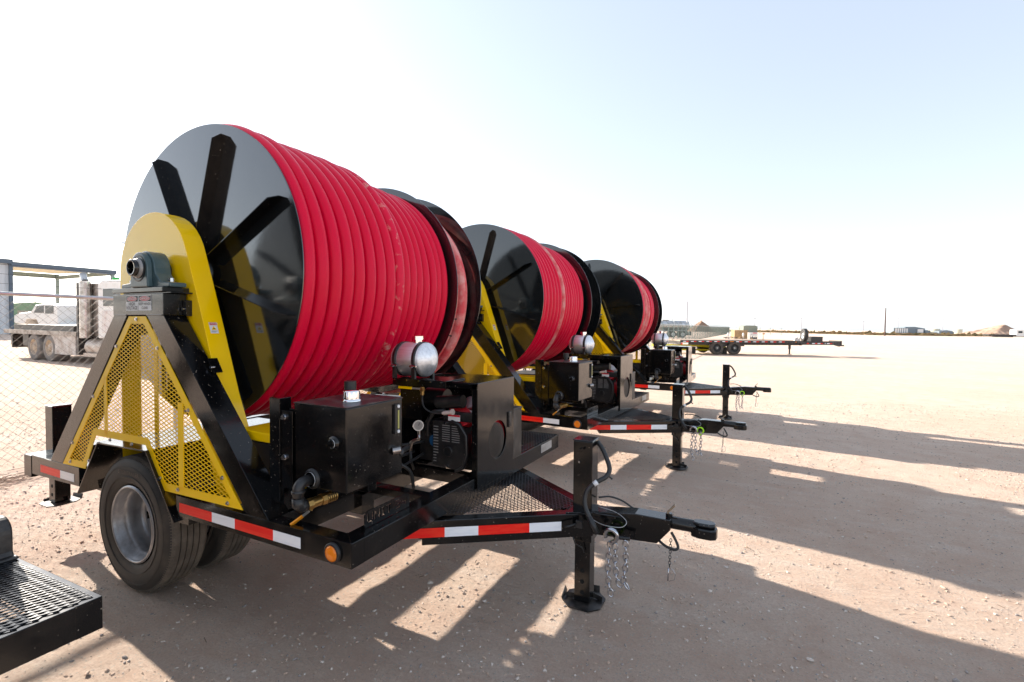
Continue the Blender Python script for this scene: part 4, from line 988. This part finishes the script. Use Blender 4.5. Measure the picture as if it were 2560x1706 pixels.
g = MB(); g.box(7.65, 8.75, .035, .049, 1.15, 1.9); g.build('door', [vary(pr('door_white', (.62, .58, .56), .4), (.45, .3, .27), 5, .5, .7)], cab)
g = MB(); g.cyl((7.55, .5, 2.9), (7.55, .5, 3.05), .1, n=12, mi=0); g.build('beacon', [pr('green_lamp', (.02, .35, .06), .4), AMB], cab); g = MB(); g.cyl((8.6, .3, 2.9), (8.6, .3, 3.02), .09, n=12, mi=1); g.build('beacon', [AMB, AMB], cab)
g = MB(); g.cyl((6.4, .35, .62), (7.6, .35, .62), .30, n=24); g.box(6.4, 8.2, .02, .5, .30, .42); g.build('fuel_tank', [vary(pr('dusty_tank', (.50, .45, .40), .5, .3), (.38, .3, .24), 4)], TKL)
for x in (2.56, 3.84, 10.6):
    for y, k in ((.02, 1), (2.48, -1)):
        g = MB(); simple_wheel(g, x, y, .50, .51, .5, k, 0, 1, 28); g.build('wheel', [vary(pr('grey_tyre', (.17, .16, .15), .9), (.26, .23, .2), 6), vary(pr('tan_rim', (.48, .38, .28), .7), (.3, .25, .2), 6)], TKL)
W2 = thing('white_truck', 'white bonneted truck without a body parked beyond the dusty flatbed truck', 'truck', (-37.6, 11.5, 0))
g = MB(); g.prism([(.0, 1.25), (.0, 1.72), (.6, 1.85), (2.3, 1.95), (2.9, 2.36), (4.4, 2.45), (5.6, 2.32), (5.65, 1.1), (3.4, 1.1), (3.0, 1.5), (1.7, 1.5), (1.4, 1.2)], 'y', 0, 2.2); g.build('body', WHT, W2, .05)
g = MB(); g.prism([(2.75, 1.9), (4.0, 1.88), (4.0, 2.3), (3.2, 2.3)], 'y', -.02, -.001); g.build('window', GLASS, W2); g = MB(); g.prism([(4.2, 1.85), (5.2, 1.85), (5.2, 2.3), (4.2, 2.3)], 'y', -.02, -.001); g.build('window', GLASS, W2)
g = MB(); g.box(.2, 8.2, .5, 1.7, .7, 1.05); g.box(3.6, 5.2, -.02, .5, .75, 1.08); g.build('frame', BLKD, W2)
g = MB(); g.cyl((5.6, .25, 1.05), (7.6, .25, 1.05), .27, n=18); g.build('side_tank', WHT, W2)
for x in (2.35, 7.3):
    g = MB(); simple_wheel(g, x, 0, .52, .52, .4, 1, 0, 1, 24); g.build('wheel', [TYRE, GREY], W2); g = MB(); simple_wheel(g, x, 2.2, .52, .52, .4, -1, 0, 1, 24); g.build('wheel', [TYRE, GREY], W2)
BL = thing('metal_building', 'pale blue metal building with an open canopy roof at the left edge', 'building', (-59.0, 17.0, 0), (0, 0, -.05))
PB = vary(pr('pale_blue_panel', (.66, .67, .68), .5), (.56, .6, .63), 30, .4, .6, .5, 1, None, 0, 60, (1, 1, .02)); DBL = pr('blue_trim', (.085, .12, .16), .5)
g = MB(); g.box(-14, 0, -14, 1.1, 0, 6.7); 
for i in range(50): g.box(0, .035, -14+.3*i, -13.94+.3*i, 0, 6.7)
g.build('wall', PB, BL)
g = MB()
for y in (-1.2, 1.1): g.box(.0, .3, y-.12, y+.12, 0, 6.6)
g.box(.0, .4, -14, 1.2, 6.55, 6.95); g.box(-.2, .4, 1.1, 9.2, 6.3, 6.75); g.build('trim', DBL, BL)
g = MB(); g.add([(.2, 1.2, 6.6), (.2, 9.0, 6.6), (-14, 9.0, 6.9), (-14, 1.2, 6.9), (.2, 1.2, 6.7), (.2, 9.0, 6.7), (-14, 9.0, 7.0), (-14, 1.2, 7.0)], [(0, 1, 2, 3), (7, 6, 5, 4), (0, 4, 5, 1), (1, 5, 6, 2), (2, 6, 7, 3), (3, 7, 4, 0)]); g.build('canopy_roof', pr('cream_soffit', (.62, .60, .45), .7), BL)
g = MB(); g.box(-13.8, -13.5, 8.6, 8.9, 0, 6.8); g.box(-6, -5.7, 8.6, 8.9, 0, 6.8); g.box(.0, .3, 8.8, 9.1, 5.2, 6.6); g.box(-13.8, .2, 8.65, 8.85, 6.2, 6.6); g.box(-14, -13.7, 1.1, 8.9, 6.3, 6.8); g.build('canopy_column', pr('grey_green_steel', (.22, .29, .28), .5), BL)
GB = thing('green_building', 'low green metal shed seen beyond the white truck', 'building', (-96, 27, 0), (0, 0, .0))
g = MB(); g.prism([(0, 0), (11.5, 0), (11.5, 3.0), (5.6, 3.95), (0, 3.3)], 'x', -12, 0); g.build('wall', pr('shed_green', (.20, .30, .19), .6), GB)
g = MB(); g.box(0, .05, 3.5, 5.6, 0, 2.6); g.build('door', pr('door_tan', (.36, .33, .26), .6), GB); g = MB(); g.box(0, .05, 6.6, 9.6, 0, 2.8); g.build('door', pr('door_tan', (.36, .33, .26), .6), GB)

# ------------------------------------------------------------------ far background
def hilly(name, label, cat, cx, cy, w_, d_, h, seed, mat, kind=None, peak=.5):
    n = 40; vs = []; fs = []
    for i in range(n+1):
        for j in range(n+1):
            u, v = i/n, j/n; a = 1-abs(u-peak)/(peak if u < peak else 1-peak); b_ = 1-abs(v-.5)*2
            q_ = max(0, min(a, b_*1.3)); z = h*(q_*.75+.25*q_*q_)+h*(.16*noise.noise(Vector((u*4, v*4, seed)))+.10*noise.noise(Vector((u*13, v*13, seed))))*min(1, 3*q_)
            vs.append((cx+(u-.5)*w_*cos(PSI)-(v-.5)*d_*sin(PSI), cy+(u-.5)*w_*sin(PSI)+(v-.5)*d_*cos(PSI), max(-.2, z)))
    for i in range(n):
        for j in range(n): k = i*(n+1)+j; fs.append((k, k+n+1, k+n+2, k+1))
    g = MB(); g.add(vs, fs, 0, True); o = g.build(name, mat)
    return tag(o, label, cat, None, kind)
DIRT = vary(pr('spoil_dirt', (.42, .28, .20), .95), (.28, .18, .13), .15, .4, .6, .8); DIRT2 = vary(pr('red_dirt', (.28, .16, .10), .95), (.2, .13, .09), .15, .4, .6)
hilly('spoil_mound', None, None, 124.5, 373, 27, 24, 6.0, 1, DIRT, 'structure', .62)
hilly('spoil_mound', None, None, 138, 380, 24, 16, 2.6, 4, DIRT2, 'structure', .4)
hilly('red_mound', None, None, -17.5, 212, 9.5, 9, 4.6, 2, DIRT2, 'structure')
hilly('scrub_hill', None, None, -20, 236, 46, 20, 2.0, 3, vary(pr('scrub', (.20, .21, .13), .95), (.33, .29, .18), .3, .4, .6), 'structure')
# strip of dry grass and brush that closes the yard
g = MB()
def strip(t):
    return Vector((8, 232, 0)).lerp(Vector((150, 243, 0)), t)
A_ = (CAM+(fw-rt*-.50)*230); 
P_ = [Vector((CAM.x+fw.x*D+r0.x*D*l, CAM.y+fw.y*D+r0.y*D*l, 0)) for l, D in ((-.05, 300), (.25, 275), (.50, 225), (.62, 190), (.75, 168), (.88, 175), (1.0, 190), (1.15, 200), (1.4, 220))]
K = 500; prev = None; dd = Vector((fw.x, fw.y, 0)).normalized()
rows_ = []
for i in range(K+1):
    s_ = i/K*(len(P_)-1); j = min(int(s_), len(P_)-2); p = P_[j].lerp(P_[j+1], s_-j)
    h = .55+.35*noise.noise(Vector((i*.08, 0, 0)))+.25*noise.noise(Vector((i*.5, 3, 0)))
    rows_.append([p, p+dd*1.5+Vector((0, 0, max(.1, h))), p+dd*9+Vector((0, 0, .35))])
for i in range(K): g.add(rows_[i]+rows_[i+1], [(0, 3, 4, 1), (1, 4, 5, 2)], rnd.choice((0, 0, 1)))
for i in range(3600):
    s_ = rnd.random()*(len(P_)-1); j = min(int(s_), len(P_)-2); p = P_[j].lerp(P_[j+1], s_-j)+dd*rnd.uniform(-.2, 5)
    hh = rnd.uniform(.15, .5)*(2.2 if rnd.random() < .06 else 1); ww = rnd.uniform(.3, 1.3)
    zz = rnd.uniform(0, .6)
    g.add([p-r0*ww+Vector((0, 0, zz)), p+r0*ww+Vector((0, 0, zz)), p+r0*ww*.5+Vector((0, 0, zz+hh*.8)), p-dd*.2+Vector((0, 0, zz+hh)), p-r0*ww*.6+Vector((0, 0, zz+hh*.6)), p+dd*.5+Vector((0, 0, zz))], [(0, 1, 2), (0, 2, 3), (0, 3, 4), (1, 5, 2), (5, 4, 3), (5, 3, 2)], rnd.choice((0, 0, 1, 2)))
tag(g.build('dry_brush', [vary(pr('dry_grass', (.42, .31, .15), .95), (.30, .21, .10), .6, .4, .6), pr('brown_brush', (.22, .14, .075), .95), pr('olive_brush', (.15, .13, .06), .95)]), 'band of dry grass and brush closing the far side of the yard', 'brush', kind='stuff')
def pole(name, x, y, h, r, mat, label, arm=0):
    g = MB(); g.cyl((0, 0, -.3), (0, 0, h), r*1.15, r*.8, n=10)
    if arm: g.bar((-arm, 0, h-.5), (arm, 0, h-.5), .12, .14)
    o = g.build(name, mat); o.location = (x, y, 0); return tag(o, label, 'pole')
pole('utility_pole', 38.3, 184.2, 8.6, .17, pr('creosote_wood', (.09, .05, .04), .9), 'tall dark wooden pole standing on the horizon right of the flatbed trailer')
pole('utility_pole', -9.7, 104, 7.0, .11, pr('grey_pole', (.30, .27, .30), .7), 'thin grey pole rising directly right of the tanker trailer')
for k, (x, y, h) in enumerate(((56, 330, 7), (90, 420, 11), (115, 424, 10), (2, 260, 7), (24, 300, 8))):
    pole('utility_pole', x, y, h, .12, bpy.data.materials['grey_pole'], ['faint pole at the right of the farthest fence', 'faint pole over the far grey warehouse', 'faint pole beside the small tan tanks', 'faint pole just right of the sign board', 'faint pole above the flatbed toolbox'][k], .8)
WH = thing('grey_warehouse', 'far grey warehouse with a row of white bays on the horizon', 'building', (86.5, 414, 0), (0, 0, .46))
g = MB(); g.box(0, 10.5, 0, 8, 0, 3.6); g.prism([(8.5, 0), (22, 0), (22, 3.5), (15, 4.6), (8.5, 4.2)], 'y', 1, 9); g.box(21.5, 25, 0, 6, 0, 2.4); g.build('wall', [pr('slate_wall', (.16, .20, .23), .6)], WH)
for i in range(6): g = MB(); g.box(1+1.5*i, 1.9+1.5*i, -.05, -.01, .4, 3.3); g.build('bay_door', WHT, WH)
g = MB(); g.box(16.5, 20, -.1, .9, .6, 3.0); g.build('white_wall', WHT, WH)
SH = thing('small_shed', 'small low grey shed left of the dirt mound on the horizon', 'building', (113, 423, 0), (0, 0, .46))
g = MB(); g.prism([(0, 0), (10, 0), (10, 1.8), (5, 2.6), (0, 1.9)], 'y', 0, 6); g.build('wall', bpy.data.materials['slate_wall'], SH)
for k, (x, y, wd) in enumerate(((112, 430, 3.2), (126.5, 437, 2.5))):
    g = MB(); g.lathe([(0, 3.5), (wd*.9, 3.4), (wd, 3.2), (wd, 0)], (0, 0, 0), 'z', 24); o = g.build('storage_tank', pr('cream_tank', (.58, .54, .40), .6)); o.location = (x, y, 0)
    tag(o, ['cream storage tank behind the small shed', 'cream storage tank standing between the shed and the dirt mound'][k], 'tank', 'cream storage tanks')
g = MB(); g.prism([(0, 0), (5.6, 0), (5.6, 2.5), (4.6, 2.85), (1, 2.85), (0, 2.5)], 'y', 0, 5); o = g.build('round_roof_shed', pr('sage_roof', (.22, .24, .19), .7)); o.location = (-1.9, 220.3, 0); o.rotation_euler = (0, 0, .4); tag(o, 'long sage green roof showing above the fence behind the crates', 'building')
RT = thing('far_truck', 'far white cab truck with a dark low bed at the right edge', 'truck', (71.5, 213, 0), (0, 0, .46))
g = MB(); g.box(0, 9, 0, 2.2, .6, 1.0); g.box(3, 8, 0, 2.2, .1, .7); g.build('bed', BLKD, RT)
g = MB(); g.prism([(9, .4), (9, 2.6), (11.2, 2.7), (12, 1.9), (14, 1.7), (14, .5)], 'y', 0, 2.2); g.build('cab', WHT, RT)
g = MB(); g.box(9.6, 11, -.02, -.001, 1.5, 2.2); g.build('window', GLASS, RT)
